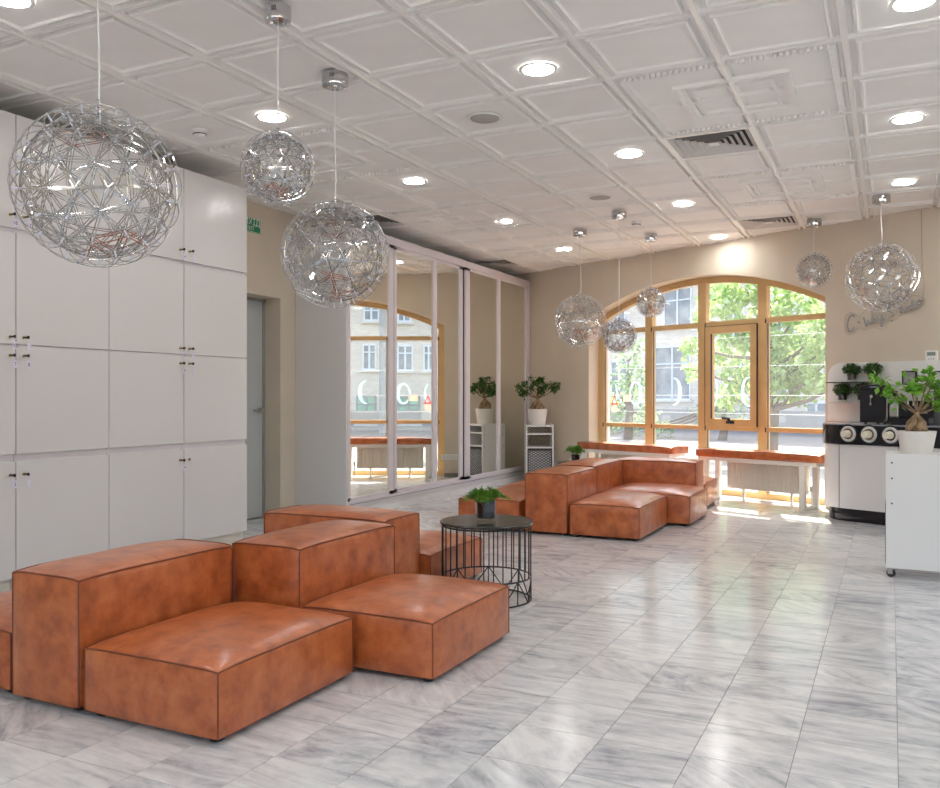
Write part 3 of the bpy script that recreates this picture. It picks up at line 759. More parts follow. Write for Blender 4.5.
def feet(parent, x0, x1, y0, y1):
    global foot_src
    for x in (x0 + .06, x1 - .06):
        for y in (y0 + .06, y1 - .06):
            if foot_src is None: foot_src = obj('foot', lathe(B(), [(.020, 0), (.026, .005), (.028, .0252)], 16), BLACKP, parent, smooth=True, sharp=40, loc=(x, y, 0))
            else: share('foot', foot_src, parent, (x, y, 0))
_seed = [0]
G1 = 'front group of cognac leather sofa modules'; G2 = 'back group of cognac leather sofa modules'
def sofa(label, seat, back=None, sh=.268, bh=.505, grp='cognac leather sofa modules'):
    k = 1.017 if grp == G1 else 1.024
    if grp == G1: sh, bh = H - (H - sh) * k, H - (H - bh) * k
    seat = tuple(v * k for v in seat); back = tuple(v * k for v in back) if back else None
    xs = [seat[0], seat[1]] + ([back[0], back[1]] if back else []); ys = [seat[2], seat[3]] + ([back[2], back[3]] if back else [])
    cx, cy = (min(xs) + max(xs)) / 2, (min(ys) + max(ys)) / 2
    t_ = thing('sofa_module' if back else 'sofa_pouf', label, 'sofa', (cx, cy, 0), 0, grp)
    _seed[0] += 13.3
    r_ = lambda b: (b[0] - cx, b[1] - cx, b[2] - cy, b[3] - cy)
    sofa_piece(t_, 'seat', *r_(seat), sh, _seed[0], bt=.044); feet(t_, *r_(seat))
    if back: sofa_piece(t_, 'backrest', *r_(back), bh, _seed[0] + 5, bt=.024); feet(t_, *r_(back))
    return t_
sofa('cognac leather pouf at the left edge behind the foremost sofa backrest', (-3.585, -2.985, 2.15, 2.93), grp=G1)
sofa('foremost cognac leather sofa module, low backrest on its cabinet side', (-2.590, -1.945, 2.13, 2.935), (-2.975, -2.592, 2.13, 2.955), grp=G1)
sofa('cognac leather sofa module with wide seat in front of the wire table', (-2.268, -1.608, 2.965, 3.745), (-2.670, -2.270, 2.985, 3.80), grp=G1)
sofa('cognac leather sofa module turned away, its seat behind the near wire table', (-3.20, -2.318, 4.245, 4.95), (-3.20, -2.375, 3.845, 4.243), grp=G1)
sofa('cognac leather pouf left of the back sofa group, nearest the wire table', (-3.355, -2.765, 6.59, 7.53), grp=G2)
sofa('cognac leather pouf half hidden behind the nearer pouf of the back group', (-3.40, -2.775, 7.545, 8.30), grp=G2)
sofa('back group sofa module nearest the camera, backrest on its mirror side', (-2.34, -1.745, 6.57, 7.525), (-2.735, -2.342, 6.585, 7.40), sh=.275, bh=.510, grp=G2)
sofa('back group sofa module in the corner, with the widest seat', (-2.375, -1.555, 7.535, 8.325), (-2.765, -2.377, 7.41, 8.34), sh=.275, bh=.520, grp=G2)
sofa('back group sofa module turned to the window, its backrest facing the camera', (-2.52, -1.66, 8.745, 9.45), (-2.52, -1.67, 8.345, 8.743), sh=.268, bh=.512, grp=G2)

# ================================================================== WIRE TABLES AND SMALL PLANTS
rod_src = [None]
def wire_table(cx, cy, label, R=.254, ht=.450):
    t_ = thing('wire_table', label, 'table', (cx, cy, 0), 0, 'round black wire tables')
    obj('table_top', lathe(B(), [(R - .006, ht - .016), (R + .012, ht - .014), (R + .014, ht - .006), (R + .010, ht), (R - .01, ht + .001)], 48), BLACKT, t_, smooth=True, sharp=35)
    for z in (.0055, .135, ht - .024):
        tube_b = B(); tube(tube_b, [(R * cos(2 * pi * k / 48), R * sin(2 * pi * k / 48), z) for k in range(48)], .0048, 6, closed=True); obj('wire_ring', tube_b, BLACKM, t_, smooth=True)
    n = 30
    for k in range(n):
        a = 2 * pi * (k + .3) / n
        if rod_src[0] is None:
            b_ = B(); tube(b_, [(0, 0, .135), (0, 0, ht - .016)], .0038, 6); rod_src[0] = obj('rod', b_, BLACKM, t_, smooth=True, loc=(R * cos(a), R * sin(a), 0))
        else: share('rod', rod_src[0], t_, (R * cos(a), R * sin(a), 0))
    m = 8; b_ = B()
    for k in range(m):
        a0, a1, a2 = 2 * pi * k / m, 2 * pi * (k + .5) / m, 2 * pi * (k + 1) / m
        P_ = lambda a, z: (R * cos(a), R * sin(a), z)
        for s0, z0, s1, z1 in ((a0, .0055, a1, .135), (a1, .135, a2, .0055)):
            tube(b_, [P_(s0 + (s1 - s0) * i / 4, z0 + (z1 - z0) * i / 4) for i in range(5)], .0035, 6)
        tube(b_, [P_(a1, .135), P_(a1, .0055)], .0035, 6)
    obj('zigzag_brace', b_, BLACKM, t_, smooth=True)
    return t_
wire_table(-2.078, 4.46, 'round black wire table behind the front sofa group, holding a small fern')
wire_table(-3.01, 8.88, 'black wire table mostly hidden behind the back sofa group')

def leafmat(name, c, c2):
    m = bpy.data.materials.new(name); m.use_nodes = True
    n = m.node_tree.nodes; l = m.node_tree.links; p = n['Principled BSDF']; o = n['Material Output']
    ge = n.new('ShaderNodeNewGeometry'); cr = n.new('ShaderNodeValToRGB'); cr.color_ramp.elements[0].color = c; cr.color_ramp.elements[1].color = c2
    l.new(ge.outputs['Random Per Island'], cr.inputs[0]); l.new(cr.outputs[0], p.inputs['Base Color'])
    p.inputs['Roughness'].default_value = .45
    t = n.new('ShaderNodeBsdfTranslucent'); l.new(cr.outputs[0], t.inputs[0]); mx = n.new('ShaderNodeMixShader'); mx.inputs[0].default_value = .35
    l.new(p.outputs[0], mx.inputs[1]); l.new(t.outputs[0], mx.inputs[2]); l.new(mx.outputs[0], o.inputs[0]); MATS[name] = m; return m
FERN = leafmat('fern_green', srgb(70, 128, 32), srgb(128, 186, 62))
DARKLEAF = leafmat('dark_plant_green', srgb(34, 72, 26), srgb(84, 130, 54))
FICUS = leafmat('ficus_green', srgb(44, 84, 30), srgb(88, 128, 56))
FICUSL = leafmat('bright_ficus_green', srgb(86, 150, 40), srgb(146, 196, 78))
TREEL = leafmat('street_tree_green', srgb(140, 172, 96), srgb(196, 214, 146))
TREED = leafmat('street_tree_dull_green', srgb(120, 152, 100), srgb(170, 192, 138))
def leaf(bm, p, d, up, L, W):
    d = d.normalized(); s = d.cross(up)
    if s.length < 1e-4: s = d.orthogonal()
    s.normalize(); n_ = s.cross(d)
    v = [bm.verts.new(p), bm.verts.new(p + d * L * .45 + s * W * .5 + n_ * W * .12), bm.verts.new(p + d * L), bm.verts.new(p + d * L * .45 - s * W * .5 + n_ * W * .12)]
    bm.faces.new(v)
def rv(): 
    while True:
        v = Vector((random.uniform(-1, 1), random.uniform(-1, 1), random.uniform(-1, 1)))
        if .05 < v.length < 1: return v
def fern_pot(loc, label, pr=.056, ph=.115, spread=.10, rise=.085, n=420, leafm=None, inner=None, L=.022, W=.008, group=None, ball=False):
    t_ = thing('potted_plant', label, 'potted plant', loc, random.random() * 6, group)
    obj('glass_pot', lathe(B(), [(pr * .90, 0), (pr * .93, .004), (pr, ph), (pr - .003, ph), (pr * .90, .022), (0, .020)], 24, cap=False), JAR, t_, smooth=True, sharp=50)
    obj('inner_pot', lathe(B(), [(0, .024), (pr * .82, .024), (pr * .92, ph * .96), (pr * .84, ph * .96), (pr * .82, ph * .88), (0, ph * .90)], 20, cap=False), inner or BLACKG, t_, smooth=True, sharp=50)
    b_ = B(); sb = B()
    if ball:
        c0 = Vector((0, 0, ph + rise * .45))
        for k in range(n):
            q = rv().normalized() * random.uniform(.3, 1.12) ** .5; q = c0 + Vector((q.x * spread, q.y * spread, q.z * rise * .62))
            leaf(b_, q, rv() + (q - c0) * 8, Vector((0, 0, 1)) + rv() * .6, L * random.uniform(.7, 1.2), W)
    for k in range(38):
        a = random.random() * 2 * pi; rr = random.uniform(.1, 1) ** .6; ex = spread * rr; hz = rise * (1.05 - .55 * rr * rr) * random.uniform(.7, 1.15)
        p0 = Vector((pr * .5 * rr * cos(a), pr * .5 * rr * sin(a), ph * .88)); p1 = Vector((ex * .6 * cos(a), ex * .6 * sin(a), ph * .9 + hz)); p2 = Vector((ex * cos(a), ex * sin(a), ph * .9 + hz * .72 - .02 * rr))
        tube(sb, [p0, p1, p2], [.0013, .001, .0006], 4)
        for j in range(0 if ball else n // 38):
            u = random.uniform(.25, 1); q = p0.lerp(p1, min(1, u * 1.6)) if u < .62 else p1.lerp(p2, (u - .62) / .38)
            d = (rv() + Vector((cos(a), sin(a), .25)) * .7); leaf(b_, q + rv() * .006, d, Vector((0, 0, 1)), L * random.uniform(.7, 1.2), W)
    obj('stems', sb, leafm or FERN, t_); stuff(obj('foliage', b_, leafm or FERN, t_))
    return t_
fern_pot((-2.055, 4.40, .4512), 'small bright green fern in a black lined glass pot on the wire table', pr=.060, ph=.122, spread=.145, rise=.08, n=2400, L=.018, W=.007)
fern_pot((-3.055, 8.83, .4512), 'small green fern in a pot on the far wire table behind the sofas', pr=.05, ph=.085, spread=.13, rise=.11, n=1500, L=.022, W=.009)

# ================================================================== SHELF CARTS WITH BONSAIS
MESHM = mat('grey_wire_mesh', srgb(92, 92, 96), 0.5, 0.4, var=0.05)
def mesh_sheet(bm, x0, x1, z0, z1, y, cell=.046, r=.0042):
    """expanded-metal diamond mesh in the plane y"""
    for sgn in (1, -1):
        k = -int((z1 - z0) / (cell * .6)) - 2
        w, h = x1 - x0, z1 - z0; sl = .62
        c = -h if sgn > 0 else 0
        n0 = int(-h / (cell * sl)) - 1; n1 = int((w * sl + h) / (cell * sl)) + 1
        for i in range(n0, n1 + 1):
            b0 = i * cell * sl * 1.2
            # line z = sgn*sl*x + c clipped to the rectangle
            c_ = (b0 - w * sl) if sgn > 0 else b0
            pts = []
            for X in (0, w):
                Z = sgn * sl * X + c_
                if -1e-9 <= Z <= h + 1e-9: pts.append((X, Z))
            for Z in (0, h):
                X = (Z - c_) / (sgn * sl)
                if 1e-9 < X < w - 1e-9: pts.append((X, Z))
            if len(pts) >= 2 and (Vector(pts[0]) - Vector(pts[1])).length > .01:
                (a, b), (c1, d1_) = pts[0], pts[1]
                tube(bm, [(x0 + a, y, z0 + b), (x0 + c1, y, z0 + d1_)], r, 4)
    return bm
def shelf_cart(loc, rotz, label, W=.365, D_=.40, HT=.79, mesh_all=True):
    """open cubby unit on castors; front looks along -y of its own frame"""
    t_ = thing('shelf_cart', label, 'shelf', loc, rotz, 'white shelf carts on castors')
    w, d, z0 = W / 2, D_ / 2, .062
    for s in (-1, 1):
        sp = obj('side_panel', bx(s * w - (.018 if s > 0 else 0), s * w + (.018 if s < 0 else 0), -d, d, z0, HT), WHITEM, t_)
        f_ = B()
        for yy in (-d + .035, d - .035):
            for zz in (HT - .055, HT - .155, HT - .315): box(f_, s * (w + .0006) - .0012, s * (w + .0006) + .0012, yy - .005, yy + .005, zz - .005, zz + .005)
        obj('cam_fastener', f_, DARK, sp)
    for z in (HT - .030, HT - .135, HT - .315, z0 + .001): obj('shelf_board', bx(-w + .0185, w - .0185, -d + .004, d - .004, z, z + .018), WHITEM, t_)
    bmh = B(); mesh_sheet(bmh, -w + .02, w - .02, HT - .31, HT - .12, d - .012); mesh_sheet(bmh, -w + .02, w - .02, HT - .116, HT - .034, d - .012)
    obj('back_mesh', bmh, MESHM, t_)
    fb_ = B(); zb0, zb1 = z0 + .022, HT - .322; x0, x1 = -w + .022, w - .022
    for a, b, c, e in ((x0, x0 + .008, zb0, zb1), (x1 - .008, x1, zb0, zb1), (x0, x1, zb0, zb0 + .008), (x0, x1, zb1 - .008, zb1)): box(fb_, a, b, -d - .004, -d + .006, c, e)
    bk = obj('mesh_basket', fb_, BLACKM, t_)
    mb = B(); mesh_sheet(mb, x0 + .006, x1 - .006, zb0 + .006, zb1 - .006, -d + .001); obj('front_mesh', mb, MESHM, bk)
    obj('basket_liner', bx(x0 + .01, x1 - .01, -d + .012, d - .03, zb0 + .002, zb1 - .03), mat('pale_grey_liner', srgb(232, 232, 234), 0.7, var=0.03), bk)
    for sx in (-1, 1):
        for sy in (-1, 1):
            c = obj('castor', (lambda b_: (cyl(b_, (0, 0, 0), .026, -.009, .009, 16), b_.transform(Matrix.Rotation(radians(90), 4, 'X')))[0])(B()), RUBBER, t_, smooth=True, sharp=40, loc=(sx * (w - .03), sy * (d - .03), .0263), rotz=1.2)
            f_ = B(); box(f_, -.015, .015, -.016, -.012, -.005, .033); box(f_, -.015, .015, .012, .016, -.005, .033); box(f_, -.02, .02, -.018, .018, .029, .0357); obj('castor_fork', f_, STEEL, c)
    return t_
shelf_cart((-4.27, 10.83, 0), YAW, 'white shelf unit with mesh cubbies by the far end of the mirrors')
shelf_cart((.170, 6.302, 0), radians(-90), 'white cart at the right edge with a bonsai on top, blank side to the room')

def bonsai(loc, label, pr, ph, sc, leafm, nleaf, LW, rotz=0, seed=1, lean=0.0, top=None):
    random.seed(seed)
    t_ = thing('bonsai_plant', label, 'potted plant', loc, rotz, 'ginseng ficus bonsais in white pots')
    obj('pot', lathe(B(), [(pr * .74, 0), (pr * .76, .004), (pr, ph), (pr - .008, ph), (pr - .014, ph * .86), (0, ph * .85)], 32, cap=False), POTW, t_, smooth=True, sharp=40)
    obj('soil', lathe(B(), [(0, ph * .90), (pr * .6, ph * .905), (pr - .0125, ph * .88)], 24, cap=False), SOIL, t_, smooth=True)
    b_ = B(); zt = ph * .88
    for k in range(6):                                    # swollen aerial roots
        a = k * pi / 3 + random.uniform(-.3, .3); r0 = .054 * sc
        tube(b_, [(r0 * 1.15 * cos(a), r0 * 1.15 * sin(a), zt - .01), (r0 * cos(a), r0 * sin(a), zt + .03 * sc), (r0 * .85 * cos(a + .7), r0 * .85 * sin(a + .7), zt + .075 * sc), (.010 * cos(a + .5), .010 * sin(a + .5), zt + .125 * sc)],
             [.012 * sc, random.uniform(.022, .036) * sc, random.uniform(.018, .028) * sc, .012 * sc], 10)
    neck = Vector((lean * sc, 0, zt + .155 * sc)); tube(b_, [(0, 0, zt + .10 * sc), (0, 0, zt + .13 * sc), neck], [.022 * sc, .018 * sc, .013 * sc], 10)
    obj('trunk', b_, BARK, t_, smooth=True)
    bb = B(); lb = B(); tips = []
    for k, (ax, az, ln) in enumerate(top):
        a = k * 2.4; dv = Vector((ax, .35 * sin(a) * abs(ax) + .05 * cos(a * 2), az)) * ln * sc
        m1 = neck + dv * .45 + Vector((0, 0, -.012 * sc)); e_ = neck + dv
        tube(bb, [neck - Vector((0, 0, .015 * sc)), m1, e_], [.008 * sc, .0055 * sc, .0028 * sc], 6); tips.append(e_)
        for j in range(5):
            st_ = m1.lerp(e_, random.uniform(.35, 1)); tw = st_ + (rv() + Vector((ax * .5, 0, .45))) * .055 * sc
            tube(bb, [st_, tw], [.0022 * sc, .0012 * sc], 5); tips.append(tw)
    for k in range(nleaf):
        p = random.choice(tips) + rv() * .034 * sc
        leaf(lb, p, rv() + Vector((0, 0, .15)), Vector((0, 0, 1)) + rv() * .5, LW[0] * random.uniform(.7, 1.2), LW[1] * random.uniform(.8, 1.2))
    obj('branches', bb, BARK, t_, smooth=True); stuff(obj('foliage', lb, leafm, t_))
    random.seed(seed + 100); return t_
bonsai((-4.275, 10.80, .7787), 'bonsai in a white pot on the mesh shelf by the mirrors', .135, .215, 1.18, FICUS, 900, (.044, .026), YAW, 5, 0.0,
       [(-1, .55, .20), (-.75, .75, .19), (-.35, 1, .19), (.05, 1, .17), (.55, .55, .12), (1, .45, .19), (1, .75, .20), (-1.0, .30, .15), (.2, .6, .12)])
bonsai((.150, 6.33, .7787), 'bright green bonsai in a white pot on the right cart', .118, .155, .92, FICUSL, 280, (.052, .042), YAW, 9, .004,
       [(-1, .95, .24), (-.75, .45, .20), (-.35, 1, .17), (.0, 1, .20), (.35, 1, .25), (.75, .75, .20), (1, .55, .21), (.9, .25, .16), (.6, 1, .22)])

# ================================================================== WINDOW BENCHES AND RADIATORS
def bench(s0, s1, label):
    L = s1 - s0; t_ = thing('window_bench', label, 'bench', wp((s0 + s1) / 2, -.185, 0), WROT, 'benches under the arched window')
    h = L / 2; d = .150
    bm, top, ver = soft_block(L, .335, .080, bt=.010, bs=.012, nx=20, ny=8, nz=5, seed=s0 * 9, rough=.002)
    bm.transform(Matrix.Translation((0, 0, .492))); c = obj('seat_cushion', bm, LEATH, t_, smooth=True, sharp=60)
    pb = B(); tube(pb, [p + Vector((0, 0, .492)) for p in top], .004, 6, closed=True); obj('piping', pb, PIPE, c, smooth=True)
    fr_ = B(); box(fr_, -h + .05, h - .05, -d, -d + .04, .449, .490); box(fr_, -h + .05, h - .05, d - .04, d, .449, .490)
    for x in (-h + .05, -h / 3, h / 3, h - .09): box(fr_, x, x + .04, -d + .04, d - .04, .449, .489)
    obj('seat_frame', fr_, BENCHW, t_)
    for x in (-h + .07, h - .24):
        for y in (-d, d - .04): obj('leg', bx(x, x + .06, y, y + .04, 0, .4492), BENCHW, t_)
        obj('floor_bar', bx(x + .01, x + .05, -d + .0405, d - .0405, .004, .03), BENCHW, t_)
bench(1.255, 2.76, 'orange leather cushioned bench behind the back sofas, left of the two')
bench(3.085, 4.575, 'orange leather cushioned bench over the visible radiator, beside the coffee bar')
def radiator(s0, s1, label, off=-.045, bench_=None):
    t_ = thing('radiator', label, 'radiator', wp((s0 + s1) / 2, off, 0), WROT, 'ribbed radiators under the window')
    h = (s1 - s0) / 2; z0, z1 = .135, .440; b_ = B()
    box(b_, -h, h, -.052, -.044, z0, z1, .003, 1); n = 26; p = 2 * h / n
    for k in range(n):
        c = -h + (k + .5) * p; box(b_, c - p * .30, c + p * .30, -.060, -.050, z0 + .022, z1 - .022, .004, 1)
    obj('front_panel', b_, RADW, t_)
    obj('rear_panel', bx(-h, h, .030, .038, z0, z1), RADW, t_)
    obj('top_grille', bx(-h, h, -.0435, .0295, z1 - .006, z1 - .001), RADW, t_)
    for s in (-1, 1): obj('side_cover', bx(s * h - (.003 if s > 0 else 0), s * h + (.003 if s < 0 else 0), -.0435, .0295, z0 + .01, z1 - .007), RADW, t_)
    for x in (-h * .62, h * .62): obj('stand', (lambda q: (box(q, x - .012, x + .012, -.010, .014, .006, z0 + .06), box(q, x - .03, x + .03, -.03, .035, 0, .006), q)[2])(B()), RADW, t_)
    vb = B(); tube(vb, [(h + .003, 0, z0 + .035), (h + .045, 0, z0 + .035), (h + .045, 0, 0)], .008, 8); lathe(vb, [(.014, 0), (.018, .02), (.016, .055), (.0, .058)], 14, (h + .045, 0, z0 + .035))
    obj('valve', vb, STEEL, t_, smooth=True, sharp=40)
radiator(1.44, 2.44, 'ribbed cream radiator under the left window bench behind the sofas', bench_=1)
radiator(3.33, 4.265, 'ribbed cream radiator under the right window bench', bench_=2)

# socket strip on the back wall left of the window (seen in the mirrors)
so = thing('socket_strip', 'white strip of wall sockets low on the beige wall, seen in the mirrors', 'socket', wp(1.0, -.001, .245), WROT)
obj('plate', bx(-.19, .19, -.010, 0, 0, .085, .003, 1), SIGNW, so)
for k in range(5):
    b_ = B(); lathe(b_, [(.026, 0), (.026, .002), (.020, .002), (.019, -.004), (0, -.004)], 18, cap=False); b_.transform(Matrix.Rotation(radians(90), 4, 'X')); obj('socket', b_, mat('socket_grey', srgb(205, 205, 205), 0.4, var=0.02), so, loc=(-.148 + .074 * k, -.0102, .0425))

# ================================================================== NEON SIGN
def w2(x, y, off):
    """zoomed drawing coordinates of the lettering -> point on the back wall plane"""
    px, py = 820 + x / 7.833, 270 + y / 7.833
    r = Vector(((px - 470) / F * cos(YAW) - sin(YAW), (px - 470) / F * sin(YAW) + cos(YAW), (HY - py) / F))
    P0 = wp(0, off, 0); t = (P0.dot(OUT)) / r.dot(OUT); q = r * t + Vector((0, 0, H)); return ((q - CORN).dot(DIR), q.z)
ns = thing('neon_sign', 'unlit script neon sign on clear acrylic on the beige wall', 'sign', wp(5.0, -.03, 1.95), WROT)
STROKES = [[(268, 366), (254, 352), (234, 366), (219, 400), (214, 440), (225, 472), (242, 482), (258, 470), (268, 448)],
    [(340, 372), (352, 400), (362, 438), (376, 412), (386, 394), (396, 424), (404, 400), (407, 352), (402, 318)],
    [(436, 386), (421, 384), (412, 402), (420, 416), (434, 402), (438, 384), (441, 408), (452, 404)],
    [(455, 366), (460, 392), (475, 388), (486, 352), (491, 396), (489, 434), (477, 436), (480, 412), (506, 378)],
    [(586, 272), (560, 280), (532, 298), (530, 318), (552, 326), (576, 336), (572, 356), (545, 372)],
    [(630, 266), (627, 300), (632, 330), (646, 322)], [(608, 298), (650, 282)],
    [(656, 290), (656, 316), (668, 318), (679, 304), (681, 282), (686, 310)],
    [(718, 278), (702, 282), (697, 300), (709, 304), (720, 288), (722, 232), (728, 298)],
    [(742, 260), (745, 288), (754, 284)], [(738, 243), (740, 246)],
    [(778, 236), (763, 248), (764, 268), (780, 272), (792, 256), (786, 238), (776, 236), (804, 242)]]
def smooth_pts(p, n=4):
    out = []
    for i in range(len(p) - 1):
        p0, p1, p2, p3 = (Vector(p[max(i - 1, 0)]), Vector(p[i]), Vector(p[i + 1]), Vector(p[min(i + 2, len(p) - 1)]))
        for k in range(n):
            t = k / n; out.append(.5 * ((2 * p1) + (p2 - p0) * t + (2 * p0 - 5 * p1 + 4 * p2 - p3) * t * t + (3 * p1 - p0 - 3 * p2 + p3) * t ** 3))
    out.append(Vector(p[-1])); return out
def nl(p, off=-.03):
    s, z = w2(p[0], p[1], off); return (s - 5.0, 0, z - 1.95)
for stt in STROKES:
    b_ = B(); tube(b_, [nl(p) for p in smooth_pts(stt)], .0085, 6); obj('neon_stroke', b_, NEON, ns, smooth=True)
b_ = B(); c = nl((302, 408)); lathe(b_, [(.009, -.006), (.012, -.002), (.012, .004), (0, .006)], 12); b_.transform(Matrix.Translation(c) @ Matrix.Rotation(radians(90), 4, 'X')); obj('neon_dot', b_, NEON, ns, smooth=True)
OUTL = [(205, 355), (245, 330), (285, 350), (305, 372), (330, 345), (385, 300), (430, 305), (440, 340), (480, 325), (520, 272), (590, 245), (640, 240), (700, 205), (745, 200), (790, 205), (825, 225), (815, 265), (770, 305), (720, 330), (640, 350), (600, 385), (560, 402), (525, 400), (515, 450), (490, 470), (450, 455), (420, 440), (390, 455), (355, 470), (320, 450), (290, 465), (265, 500), (230, 508), (202, 480), (195, 420)]
pl = [nl(p, -.02) for p in OUTL]; b_ = B(); A = [b_.verts.new((p[0], .006, p[2])) for p in pl]; C = [b_.verts.new((p[0], .010, p[2])) for p in pl]
b_.faces.new(A); b_.faces.new(C[::-1])
for i in range(len(pl)): b_.faces.new((A[i], A[(i + 1) % len(pl)], C[(i + 1) % len(pl)], C[i]))
obj('acrylic_backing', b_, ACRYL, ns)
b_ = B(); tube(b_, [(p[0], .008, p[2]) for p in pl], .0016, 4, closed=True); obj('acrylic_edge', b_, mat('acrylic_edge_grey', srgb(150, 145, 136), 0.3, var=0.05), ns)
b_ = B(); e_ = nl((800, 240)); tube(b_, [(e_[0], .012, e_[2]), (e_[0] + .01, .020, e_[2] + .12), (e_[0] - .012, .024, e_[2] + .4), (e_[0] - .018, .024, ZC - 1.95)], .0022, 5); obj('supply_wire', b_, mat('supply_wire_beige', srgb(170, 150, 118), 0.5, var=0.03), ns)
b_ = B()
for p in ((215, 480), (800, 235), (400, 315), (560, 395)):
    q = nl(p); tube(b_, [(q[0], .004, q[2]), (q[0], .029, q[2])], .006, 8)
obj('standoff', b_, STEEL, ns)

# thermostat
th_ = thing('thermostat', 'small white thermostat with a grey display on the wall over the coffee bar', 'thermostat', wp(5.49, -.001, 1.485), WROT)
obj('housing', bx(-.055, .055, -.024, 0, 0, .105, .006, 2), SIGNW, th_); obj('display', bx(-.038, .038, -.0250, -.0235, .058, .092), LCD, th_)
b_ = B()
for k in (-.02, .0, .02): box(b_, k - .006, k + .006, -.0262, -.0238, .022, .032)
obj('buttons', b_, GREYP, th_)

# ================================================================== COFFEE BAR
bar = thing('coffee_bar', 'white curved coffee bar with black glossy top band', 'bar counter', wp(5.6, 0, 0), WROT)
BX0, BX1, BY0 = -.92, 1.5, -.74          # left end, right end, front (own frame)
def rcounter(x0, x1, y0, y1, r, n=10):
    """outline with a rounded front-left corner"""
    return [(x0, y1)] + [(x0 + r - r * cos(pi / 2 * i / n), y0 + r - r * sin(pi / 2 * i / n)) for i in range(n + 1)] + [(x1, y0), (x1, y1)]
YB_ = -.006
obj('plinth', prism(B(), rcounter(BX0 + .05, BX1, BY0 + .05, YB_, .28), 0, .12, 'z'), BLACKG, bar, smooth=True, sharp=30)
obj('body', prism(B(), rcounter(BX0 + .012, BX1, BY0 + .012, YB_, .31), .121, .715, 'z'), WHITE, bar, smooth=True, sharp=30)
obj('top_band', prism(B(), rcounter(BX0 - .004, BX1, BY0 - .004, YB_, .32), .716, .893, 'z'), BLACKG, bar, smooth=True, sharp=30)
obj('counter_top', prism(B(), rcounter(BX0, BX1, BY0, YB_, .318), .894, .905, 'z'), mat('grey_counter_edge', srgb(150, 152, 158), 0.15, var=0.03), bar, smooth=True, sharp=30)
for x in (-.640, -.10): obj('door_seam', bx(x - .0018, x + .0018, BY0 + .0105, BY0 + .013, .125, .713), DARK, bar)
bp_ = B(); r_ = .14; px0 = -1.115; poly = [(px0, .907)] + [(px0 + r_ - r_ * cos(pi / 2 * i / 10), 1.50 - r_ + r_ * sin(pi / 2 * i / 10)) for i in range(11)] + [(BX1, 1.50), (BX1, .907)]
prism(bp_, poly, -.045, -.006); obj('back_panel', bp_, SIGNW, bar)
obj('upper_shelf', bx(-1.05, -.55, -.20, -.0455, 1.296, 1.304), BLACKG, bar); obj('lower_shelf', bx(-1.05, -.60, -.20, -.0455, 1.094, 1.102), WHITE, bar)
obj('right_shelf', bx(-.04, .6, -.14, -.0455, 1.385, 1.395), BLACKP, bar)
for k, x in enumerate((-.545, -.352, -.160)):
    b_ = B(); lathe(b_, [(.048, -.004), (.050, .012), (.060, .016), (.070, .010), (.074, .0), (.048, -.004)], 28, cap=False); b_.transform(Matrix.Rotation(radians(90), 4, 'X'))
    dr_ = obj('cup_dispenser', b_, mat('dispenser_silver', srgb(206, 206, 204), 0.25, var=0.02), bar, smooth=True, sharp=50, loc=(x, BY0 - .0045, .815))
    b_ = B(); lathe(b_, [(.0, .001), (.046, .001), (.047, .006), (.0, .006)], 24, cap=False); b_.transform(Matrix.Rotation(radians(90), 4, 'X')); obj('dispenser_throat', b_, CUPB if k < 2 else DARK, dr_)
    b_ = B(); lathe(b_, [(.074, -.001), (.088, -.001), (.088, .003), (.074, .003)], 28, cap=False); b_.transform(Matrix.Rotation(radians(90), 4, 'X')); obj('outer_ring', b_, BLACKP, dr_)
    cu = thing('paper_cup', ('pale paper cup in the leftmost round dispenser of the coffee bar', 'pale paper cup in the middle round dispenser of the coffee bar', 'white paper cup in the round dispenser nearest the bonsai cart')[k], 'paper cup', wp(5.6 + x - .0, BY0 - .0125, .815), WROT, 'paper cups in the bar dispensers')
    b_ = B(); lathe(b_, [(.036, 0), (.028, .082), (.027, .084), (.026, .080), (.0, .079)], 20, cap=False); b_.transform(Matrix.Rotation(radians(90), 4, 'X')); obj('cup_wall', b_, CUPW, cu, smooth=True, sharp=50)
    b_ = B(); lathe(b_, [(.0375, -.001), (.0385, .0025), (.036, .004)], 20, cap=False); b_.transform(Matrix.Rotation(radians(90), 4, 'X')); obj('cup_rim', b_, CUPB, cu, smooth=True)

# black refrigerated box with a key
fz = thing('mini_fridge', 'black glossy box with a silver dial and key on the bar', 'mini fridge', wp(5.185, -.40, .9055), WROT)
obj('body', bx(-.125, .125, -.125, .20, .012, .365, .006, 2), BLACKP, fz)
obj('door', bx(-.122, .122, -.142, -.1255, .016, .315, .004, 2), BLACKG, fz); obj('control_panel', bx(-.122, .122, -.140, -.1255, .322, .362, .003, 1), BLACKG, fz)
obj('label_strip', bx(-.03, .05, -.1415, -.140, .335, .350), mat('grey_label', srgb(120, 122, 130), 0.4, var=0.2, vscale=80), fz)
b_ = B(); lathe(b_, [(.016, 0), (.016, .012), (.0, .014)], 18); b_.transform(Matrix.Translation((-.01, -.142, .255)) @ Matrix.Rotation(radians(90), 4, 'X')); box(b_, -.016, -.010, -.157, -.153, .185, .245); box(b_, -.022, -.004, -.157, -.154, .175, .195); obj('lock_and_key', b_, CHROME, fz, smooth=True, sharp=40)
b_ = B()
for x in (-.09, .09):
    for y in (-.09, .16): cyl(b_, (x, y, 0), .014, 0, .0125, 10)
obj('feet', b_, BLACKP, fz)
obj('side_trim', bx(.1255, .135, -.138, -.05, .03, .36), STEEL, fz)
